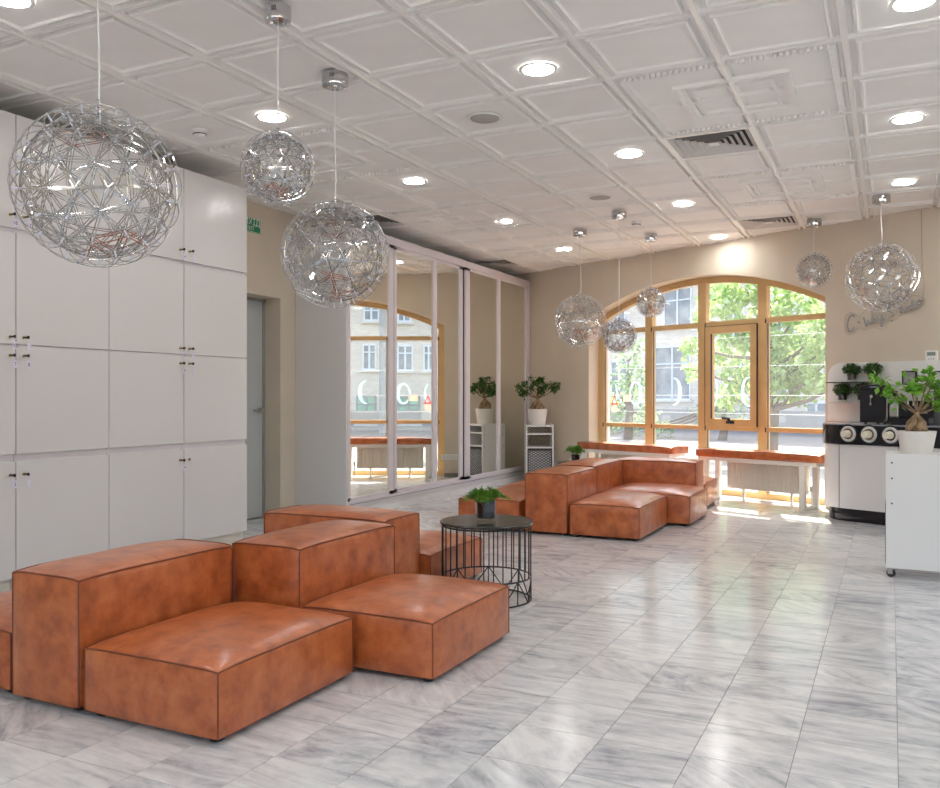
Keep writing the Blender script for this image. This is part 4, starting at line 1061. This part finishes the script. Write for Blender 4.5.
# coffee machine
cm = thing('coffee_machine', 'black and steel coffee machine on the bar behind the bonsai', 'coffee machine', wp(5.51, -.40, .9055), WROT)
obj('body', bx(-.18, .18, -.05, .22, 0, .36, .006, 2), BLACKP, cm); obj('side_column', bx(-.18, -.10, -.13, -.0505, .07, .33, .004, 1), STEEL, cm)
obj('drip_tray', bx(-.18, .18, -.17, -.0505, 0, .065, .006, 2), BLACKG, cm)
obj('front_panel', bx(-.18, .18, -.15, -.0505, .215, .36, .006, 2), STEEL, cm); obj('display', bx(-.165, -.095, -.1515, -.1495, .255, .305), BLACKG, cm)
for p0, p1, rr_ in (((-.02, -.11, .214), (-.02, -.11, .17), .013), ((.03, -.11, .214), (.03, -.11, .17), .013), ((-.14, -.14, .214), (-.14, -.145, .14), .006)):
    b_ = B(); tube(b_, [p0, p1], rr_, 10); obj('spout', b_, CHROME, cm, smooth=True, sharp=40)
b_ = B(); box(b_, .05, .17, -.168, -.166, .105, .112); obj('tray_handle', b_, STEEL, cm)
# picture frame standing on the shelf
pf = thing('picture_frame', 'small black framed picture standing over the coffee machine', 'picture frame', wp(5.36, -.135, 1.3955), WROT)
pf.location = wp(5.425, -.33, 1.2658)
pf.rotation_euler = (radians(0), 0, WROT)
b_ = B()
for a, b, c, d in ((-.065, .065, 0, .012), (-.065, .065, .118, .130), (-.065, -.053, .012, .118), (.053, .065, .012, .118)): box(b_, a, b, -.01, .01, c, d)
obj('frame', b_, BLACKP, pf); obj('picture', bx(-.053, .053, -.004, .004, .012, .118), mat('grey_picture', srgb(150, 148, 152), 0.4, var=0.25, vscale=30), pf)
# four small plants on the bar shelves
INP = mat('brown_glass_pot', srgb(58, 40, 32), 0.15, var=0.15)
for (s, off, z), lb in (((4.775, -.115, 1.3045), 'small dark green plant in a glass pot on the top bar shelf, left one'), ((4.985, -.115, 1.3045), 'small dark green plant in a glass pot on the top bar shelf, right one'),
                        ((4.680, -.115, 1.1025), 'small dark green plant at the left of the lower bar shelf'), ((4.880, -.115, 1.1025), 'small dark green plant half hidden behind the black box on the bar')):
    fern_pot(wp(s, off, z), lb, pr=.046, ph=.085, spread=.082, rise=.088, n=800, leafm=DARKLEAF, inner=INP, L=.022, W=.012, ball=True, group='small plants on the bar shelves')

# ================================================================== HANGING SPHERE LAMPS
def geodesic(nu=3):
    t = (1 + sqrt(5)) / 2
    V0 = [Vector(v).normalized() for v in ((-1, t, 0), (1, t, 0), (-1, -t, 0), (1, -t, 0), (0, -1, t), (0, 1, t), (0, -1, -t), (0, 1, -t), (t, 0, -1), (t, 0, 1), (-t, 0, -1), (-t, 0, 1))]
    Fs = [(0, 11, 5), (0, 5, 1), (0, 1, 7), (0, 7, 10), (0, 10, 11), (1, 5, 9), (5, 11, 4), (11, 10, 2), (10, 7, 6), (7, 1, 8), (3, 9, 4), (3, 4, 2), (3, 2, 6), (3, 6, 8), (3, 8, 9), (4, 9, 5), (2, 4, 11), (6, 2, 10), (8, 6, 7), (9, 8, 1)]
    pts = {}; vl = []; ed = set()
    def vid(p):
        p = p.normalized(); k = (round(p.x, 4), round(p.y, 4), round(p.z, 4))
        if k not in pts: pts[k] = len(vl); vl.append(p)
        return pts[k]
    for a, b, c in Fs:
        A, B_, C = V0[a], V0[b], V0[c]; g_ = {}
        for i in range(nu + 1):
            for j in range(nu + 1 - i): g_[(i, j)] = vid(A * (nu - i - j) / nu + B_ * i / nu + C * j / nu)
        for (i, j), v in g_.items():
            for di, dj in ((1, 0), (0, 1), (1, -1)):
                q = (i + di, j + dj)
                if q in g_: ed.add(tuple(sorted((v, g_[q]))))
    return vl, sorted(ed)
GV, GE = geodesic(3)
def strip(bm, pts, w, th):
    """flat metal strip following pts; its broad side lies along the sphere's surface"""
    rings = []
    for i, p in enumerate(pts):
        d = (pts[min(i + 1, len(pts) - 1)] - pts[max(i - 1, 0)]).normalized(); n_ = p.normalized(); s = d.cross(n_).normalized()
        rings.append([bm.verts.new(p + s * (a * w) + n_ * (b * th)) for a, b in ((-.5, -.5), (.5, -.5), (.5, .5), (-.5, .5))])
    for A, C in zip(rings, rings[1:]):
        for k in range(4): bm.faces.new((A[k], A[(k + 1) % 4], C[(k + 1) % 4], C[k]))
def cage_meshes(R, w):
    rot = Matrix.Rotation(.4, 3, 'Z') @ Matrix.Rotation(.25, 3, 'X')
    P = [rot @ v for v in GV]; ri = .865
    a = B(); b = B(); c = B()
    for i, j in GE:
        p, q = P[i], P[j]
        strip(a, [p.lerp(q, t).normalized() * R * .972 for t in (0, .25, .5, .75, 1)], w * .62, w * .35)
        s = (q - p).cross(p).normalized() * (w * .75)
        for sg in (1, -1): strip(b, [p * R * ri + s * sg, ((p + q) / 2) * R * ri * 1.01 + s * sg, q * R * ri + s * sg], w * .62, w * .35)
    for p in P: tube(c, [p * R * (ri - .01), p * R * .982], w * .62, 6)
    return a, b, c
CAGE_SRC = {}
def pendant(cx, cy, cz, R, label, can=.066, wob=0.0, canz=ZC + .002, canxy=None):
    t_ = thing('pendant_lamp', label, 'pendant lamp', (cx, cy, cz), 0, 'hanging chrome sphere lamps')
    key = 'big' if R > .24 else 'small'; R0 = .30 if key == 'big' else .172
    if key not in CAGE_SRC:
        a, b, c = cage_meshes(R0, .0062 if key == 'big' else .0052)
        oa = stuff(obj('outer_cage', a, CAGE, t_)); ob = stuff(obj('inner_cage', b, CAGE, t_)); oc = stuff(obj('led_pins', c, PIN, t_, smooth=True, sharp=40)); CAGE_SRC[key] = (oa, ob, oc)
        os_ = (oa, ob, oc)
    else:
        os_ = [stuff(share(s.name.split('.')[0], s, t_)) for s in CAGE_SRC[key]]
        rz = random.random() * 6
        for o in os_: o.rotation_euler = (0, 0, rz)
    for o in os_: o.scale = (R / R0,) * 3
    zt = canz - cz; b_ = B(); n = 10; hc = .072
    tube(b_, [(wob * sin(5 * i / n) * (1 - i / n), wob * .5 * sin(7 * i / n) * (1 - i / n), R * .86 + (zt - hc - R * .86) * i / n) for i in range(n + 1)], .0036, 6); obj('cord', b_, CORD, t_, smooth=True)
    b_ = B(); lathe(b_, [(.0, zt - hc), (can * .35, zt - hc), (can * .40, zt - hc + .012), (can * .62, zt - hc - .001), (can * .95, zt - hc + .006), (can, zt - hc + .016), (can, zt), (.0, zt)], 32, cap=False)
    cn = obj('canopy', b_, CHROME, t_, smooth=True, sharp=35)
    b_ = B()
    for k in range(4):
        a = -1.35 + k * .09; box(b_, -.0012, .0012, -.0014, .0014, zt - hc + .036, zt - hc + .058)
        for v in b_.verts[-8:]: v.co = Matrix.Rotation(a, 3, 'Z') @ (v.co + Vector((can, 0, 0)))
    obj('slots', b_, DARK, cn)
    b_ = B(); tube(b_, [(0, 0, R * .80), (0, 0, R * 1.06)], .008, 10); obj('socket_stem', b_, CHROME, t_, smooth=True, sharp=40)
pendant(-2.609, 2.230, 1.924, .30, 'largest hanging chrome sphere lamp at the left, in front of the cabinets', wob=.006)
pendant(-2.505, 3.13, 2.196, .172, 'small chrome sphere lamp high beside the cabinets, between the two large ones', can=.060)
pendant(-2.745, 3.92, 1.936, .30, 'large chrome sphere lamp in front of the near mirror', can=.073, wob=.004)
pendant(-2.961, 8.699, 1.96, .288, 'large chrome sphere lamp over the back sofas, left of the window', can=.075, wob=.014)
pendant(-2.337, 8.017, 1.74, .172, 'lowest small chrome sphere lamp, on the longest cord before the window', can=.070)
pendant(-2.355, 9.309, 2.19, .168, 'small chrome sphere lamp at the left shoulder of the window arch', can=.065)
pendant(-.690, 9.347 - .12, 2.42, .175, 'small chrome sphere lamp at the right shoulder of the window arch', can=.070)
pendant(-.078, 8.385, 2.205, .310, 'large chrome sphere lamp at the right, above the neon sign', can=.075, wob=.010)

# ================================================================== OUTSIDE
GZ = -.35
gb = B(); A = [wp(s, o, GZ) for s, o in ((-50, -60), (60, -60), (60, 60), (-50, 60))]
gf = gb.faces.new([gb.verts.new(p) for p in A]); r = bmesh.ops.extrude_face_region(gb, geom=[gf])
for v in r['geom']:
    if isinstance(v, bmesh.types.BMVert): v.co.z -= .2
struct(obj('street_ground', gb, mat('pale_paving', srgb(190, 186, 180), 0.85, var=0.12, vscale=2.0)))
sb_ = B(); box(sb_, -40, 58, .6, 25.8, .001, .02); struct(obj('street_asphalt', sb_, mat('asphalt', srgb(112, 110, 108), 0.9, var=0.12, vscale=2.0), loc=wp(0, 0, GZ), rotz=WROT))
def brickmat(name, c1, c2, mo):
    m = bpy.data.materials.new(name); m.use_nodes = True
    n = m.node_tree.nodes; l = m.node_tree.links; p = n['Principled BSDF']; tc = n.new('ShaderNodeTexCoord')
    mp = n.new('ShaderNodeMapping'); mp.inputs['Rotation'].default_value = (radians(90), 0, 0); l.new(tc.outputs['Object'], mp.inputs[0])
    b = n.new('ShaderNodeTexBrick'); b.inputs['Scale'].default_value = 2.4; b.inputs['Color1'].default_value = c1; b.inputs['Color2'].default_value = c2; b.inputs['Mortar'].default_value = mo
    b.inputs['Mortar Size'].default_value = .015; b.inputs['Row Height'].default_value = .2; b.inputs['Brick Width'].default_value = .6
    l.new(mp.outputs[0], b.inputs['Vector']); l.new(b.outputs[0], p.inputs['Base Color']); p.inputs['Roughness'].default_value = .9; MATS[name] = m; return m
FBRICK = brickmat('pale_grey_brick', srgb(232, 217, 198), srgb(220, 203, 183), srgb(205, 190, 172))
FO = 26.0                                     # facade distance beyond the window wall
def facade_pt(px, py):
    r = Vector(((px - 470) / F * cos(YAW) - sin(YAW), (px - 470) / F * sin(YAW) + cos(YAW), (HY - py) / F)); P0 = wp(0, FO, 0)
    t = P0.dot(OUT) / r.dot(OUT); q = r * t; return (q - CORN).dot(DIR), q.z + H
def mirror_pt(px, py):
    r = Vector(((px - 470) / F * cos(YAW) - sin(YAW), (px - 470) / F * sin(YAW) + cos(YAW), (HY - py) / F)); h_ = r * (MX / r.x); h_ += Vector((0, 0, H)); r.x *= -1
    P0 = wp(0, FO, 0); t = (P0 - h_).dot(OUT) / r.dot(OUT); q = h_ + r * t; return (q - CORN).dot(DIR), q.z
apt = thing('apartment_building', 'pale grey brick building across the street with tall windows', 'building', wp(0, FO, GZ), WROT)
obj('wall', bx(-30, 58, .02, 4, 0, 17), FBRICK, apt)
WINF = mat('white_window_frame', srgb(226, 228, 230), 0.5, var=0.02); WING = mat('far_window_pane', srgb(128, 130, 130), 0.3, col2=srgb(172, 172, 168), vscale=1.5, spec=0.25)
SHOPG = mat('far_shop_pane', srgb(110, 150, 132), 0.15, col2=srgb(140, 205, 170), vscale=.8)
def fwin(s0, s1, z0, z1, shop=False):
    z0 -= GZ; z1 -= GZ
    if s1 < s0: s0, s1 = s1, s0
    w = B(); f_ = .07
    for a, b, c, d in ((s0, s0 + f_, z0, z1), (s1 - f_, s1, z0, z1), (s0, s1, z0, z0 + f_), (s0, s1, z1 - f_, z1), ((s0 + s1) / 2 - .04, (s0 + s1) / 2 + .04, z0, z1), (s0, s1, z0 + (z1 - z0) * .66, z0 + (z1 - z0) * .66 + .06)): box(w, a, b, -.05, .02, c, d)
    o = obj('window', w, WINF if not shop else mat('grey_shop_frame', srgb(140, 142, 146), 0.5, var=0.05), apt)
    obj('pane', bx(s0 + .02, s1 - .02, -.004, .019, z0 + .02, z1 - .02), SHOPG if shop else WING, o)
    obj('sill', bx(s0 - .1, s1 + .1, -.12, .019, z0 - .10, z0 - .001), WALLOUT, o)
for x0, y0, x1, y1 in ((664, 288, 692, 326), (655, 346, 691, 400), (611, 361, 628, 402), (610, 300, 626, 330), (780, 412, 800, 447), (806, 402, 828, 447), (706, 428, 726, 447), (731, 428, 746, 447), (723, 300, 745, 340), (770, 310, 795, 350), (730, 360, 752, 400), (775, 365, 800, 400), (655, 418, 690, 450)):
    a, b = facade_pt(x0, y1), facade_pt(x1, y0); c = facade_pt((x0 + x1) / 2, y0), facade_pt((x0 + x1) / 2, y1)
    fwin(a[0], b[0], c[1][1], c[0][1])
for x0, y0, x1, y1, sh in ((363, 344, 377, 370, 0), (399, 345, 415, 371, 0), (357, 395, 377, 424, 1), (399, 396, 422, 424, 1), (364, 306, 380, 321, 0), (399, 309, 413, 322, 0), (425, 345, 436, 371, 0)):
    a, b = mirror_pt(x0, y1), mirror_pt(x1, y0); c = mirror_pt((x0 + x1) / 2, y0), mirror_pt((x0 + x1) / 2, y1); fwin(a[0], b[0], c[1][1], c[0][1], bool(sh))
obj('base_course', bx(-30, 58, -.10, .019, 0, .9), mat('stone_base', srgb(178, 166, 154), 0.85, var=0.06, vscale=1), apt)
pl_ = mirror_pt(381, 400)
b_ = B(); pz = wp(pl_[0] - 1.0, FO - 7, GZ); tube(b_, [(0, 0, 0), (0, 0, 11)], [.16, .12], 12)
pm = mirror_pt(381.5, 400); pd = B()
post = thing('utility_pole', 'grey concrete utility pole on the street, seen in the mirrors', 'pole', wp(pl_[0] - .5, FO - 3.0, GZ), WROT)
obj('shaft', b_, mat('concrete_pole', srgb(176, 172, 164), 0.85, var=0.06), post, smooth=True, sharp=50)
b_ = B(); box(b_, -.9, .9, -.04, .04, 9.6, 9.72)
for x in (-.8, -.4, .4, .8): cyl(b_, (x, 0, 0), .05, 9.72, 9.9, 8)
obj('crossarm', b_, mat('pole_fittings', srgb(120, 118, 114), 0.7, var=0.05), post); pd.free()

def tree(s, off, hgt, blobs, n, lsz, lm, label, seed):
    random.seed(seed); t_ = thing('street_tree', label, 'tree', wp(s, off, GZ), WROT)
    tb = B(); tube(tb, [(0, 0, 0), (.08, 0, hgt * .3), (-.05, .1, hgt * .55), (.1, 0, hgt * .8)], [.17, .13, .09, .04], 10); lb = B()
    for (x, y, z, r) in blobs:
        st_ = Vector((0, 0, max(1.2, z - r * 1.4))); en = Vector((x, y, z)); tube(tb, [st_, st_.lerp(en, .5) + Vector((0, 0, -.1)), en], [.06, .04, .015], 6)
        for k in range(int(n * r * r)):
            p = en + rv().normalized() * r * random.uniform(.35, 1) ** .6 * random.uniform(.75, 1.05)
            leaf(lb, p, rv() + Vector((0, 0, -.35)), Vector((0, 0, 1)) + rv(), lsz * random.uniform(.7, 1.3), lsz * .75)
    obj('trunk', tb, mat('tree_bark', srgb(126, 112, 98), 0.9, var=0.15, vscale=5), t_, smooth=True); stuff(obj('foliage', lb, lm, t_))
def spt(px, off):
    r = Vector(((px - 470) / F * cos(YAW) - sin(YAW), (px - 470) / F * sin(YAW) + cos(YAW), 0)); t = wp(0, off, 0).dot(OUT) / r.dot(OUT); q = r * t
    return (q - CORN).dot(DIR), -q.x * sin(YAW) + q.y * cos(YAW)
def tree_px(px, off, blobs_px, n, lsz, lm, label, seed):
    """crown blobs given by where they show; all stand at the tree's own distance"""
    s0, Z0_ = spt(px, off); bl = []
    random.seed(seed)
    for bx_, by_, br_ in blobs_px:
        o2 = off + random.uniform(-.8, .8); s, Z = spt(bx_, o2); bl.append((s - s0, o2 - off, H + (HY - by_) / F * Z - GZ, br_ * Z / F))
    tree(s0, off, max(b[2] for b in bl), bl, n, lsz, lm, label, seed)
tree_px(770, 9, [(720, 300, 22), (745, 288, 22), (770, 300, 24), (800, 310, 26), (822, 330, 26), (735, 330, 24), (765, 340, 26), (795, 355, 28), (825, 365, 28), (715, 355, 18), (740, 370, 24), (770, 375, 26), (800, 385, 24), (700, 318, 10), (690, 345, 12), (693, 370, 12), (850, 330, 36), (850, 380, 30), (730, 395, 16)], 900, .17, TREEL, 'large bright green leafy street tree filling the right half of the window', 31)
tree_px(628, 15, [(628, 360, 16), (636, 380, 20), (616, 385, 16), (632, 405, 22), (612, 412, 18), (648, 418, 16), (640, 345, 10)], 330, .17, TREED, 'slim pale green street tree behind the leftmost window pane', 32)
tree_px(722, 17, [(715, 405, 20), (735, 408, 16), (700, 415, 14), (664, 430, 14), (640, 432, 14), (612, 434, 16)], 300, .17, TREED, 'low green hedge-like tree far across the street', 33)
for k, (z0, z1, o2) in enumerate(((1.25, 1.35, 5.0), (1.9, 1.75, 6.5), (2.5, 2.45, 7.2), (.95, 1.0, 4.6))):
    b_ = B(); tube(b_, [wp(-14 + 46 * i / 16, o2, z0 + (z1 - z0) * i / 16 - .12 * sin(pi * i / 16)) for i in range(17)], .004, 5)
    tag(obj('overhead_cable', b_, mat('pale_cable', srgb(190, 188, 184), 0.5, var=0.03)), 'pale overhead street cable outside the window, %s' % ('third from the top', 'second from the top', 'topmost', 'lowest')[k], 'cable', 'street cables')


# skirting of the back wall beside the window
struct(obj('baseboard_back', bx(-.6, AC_S - AHW, -.014, -.001, 0, .06), mat('grey_skirting', srgb(128, 126, 122), 0.5, var=0.05), loc=CORN, rotz=WROT))
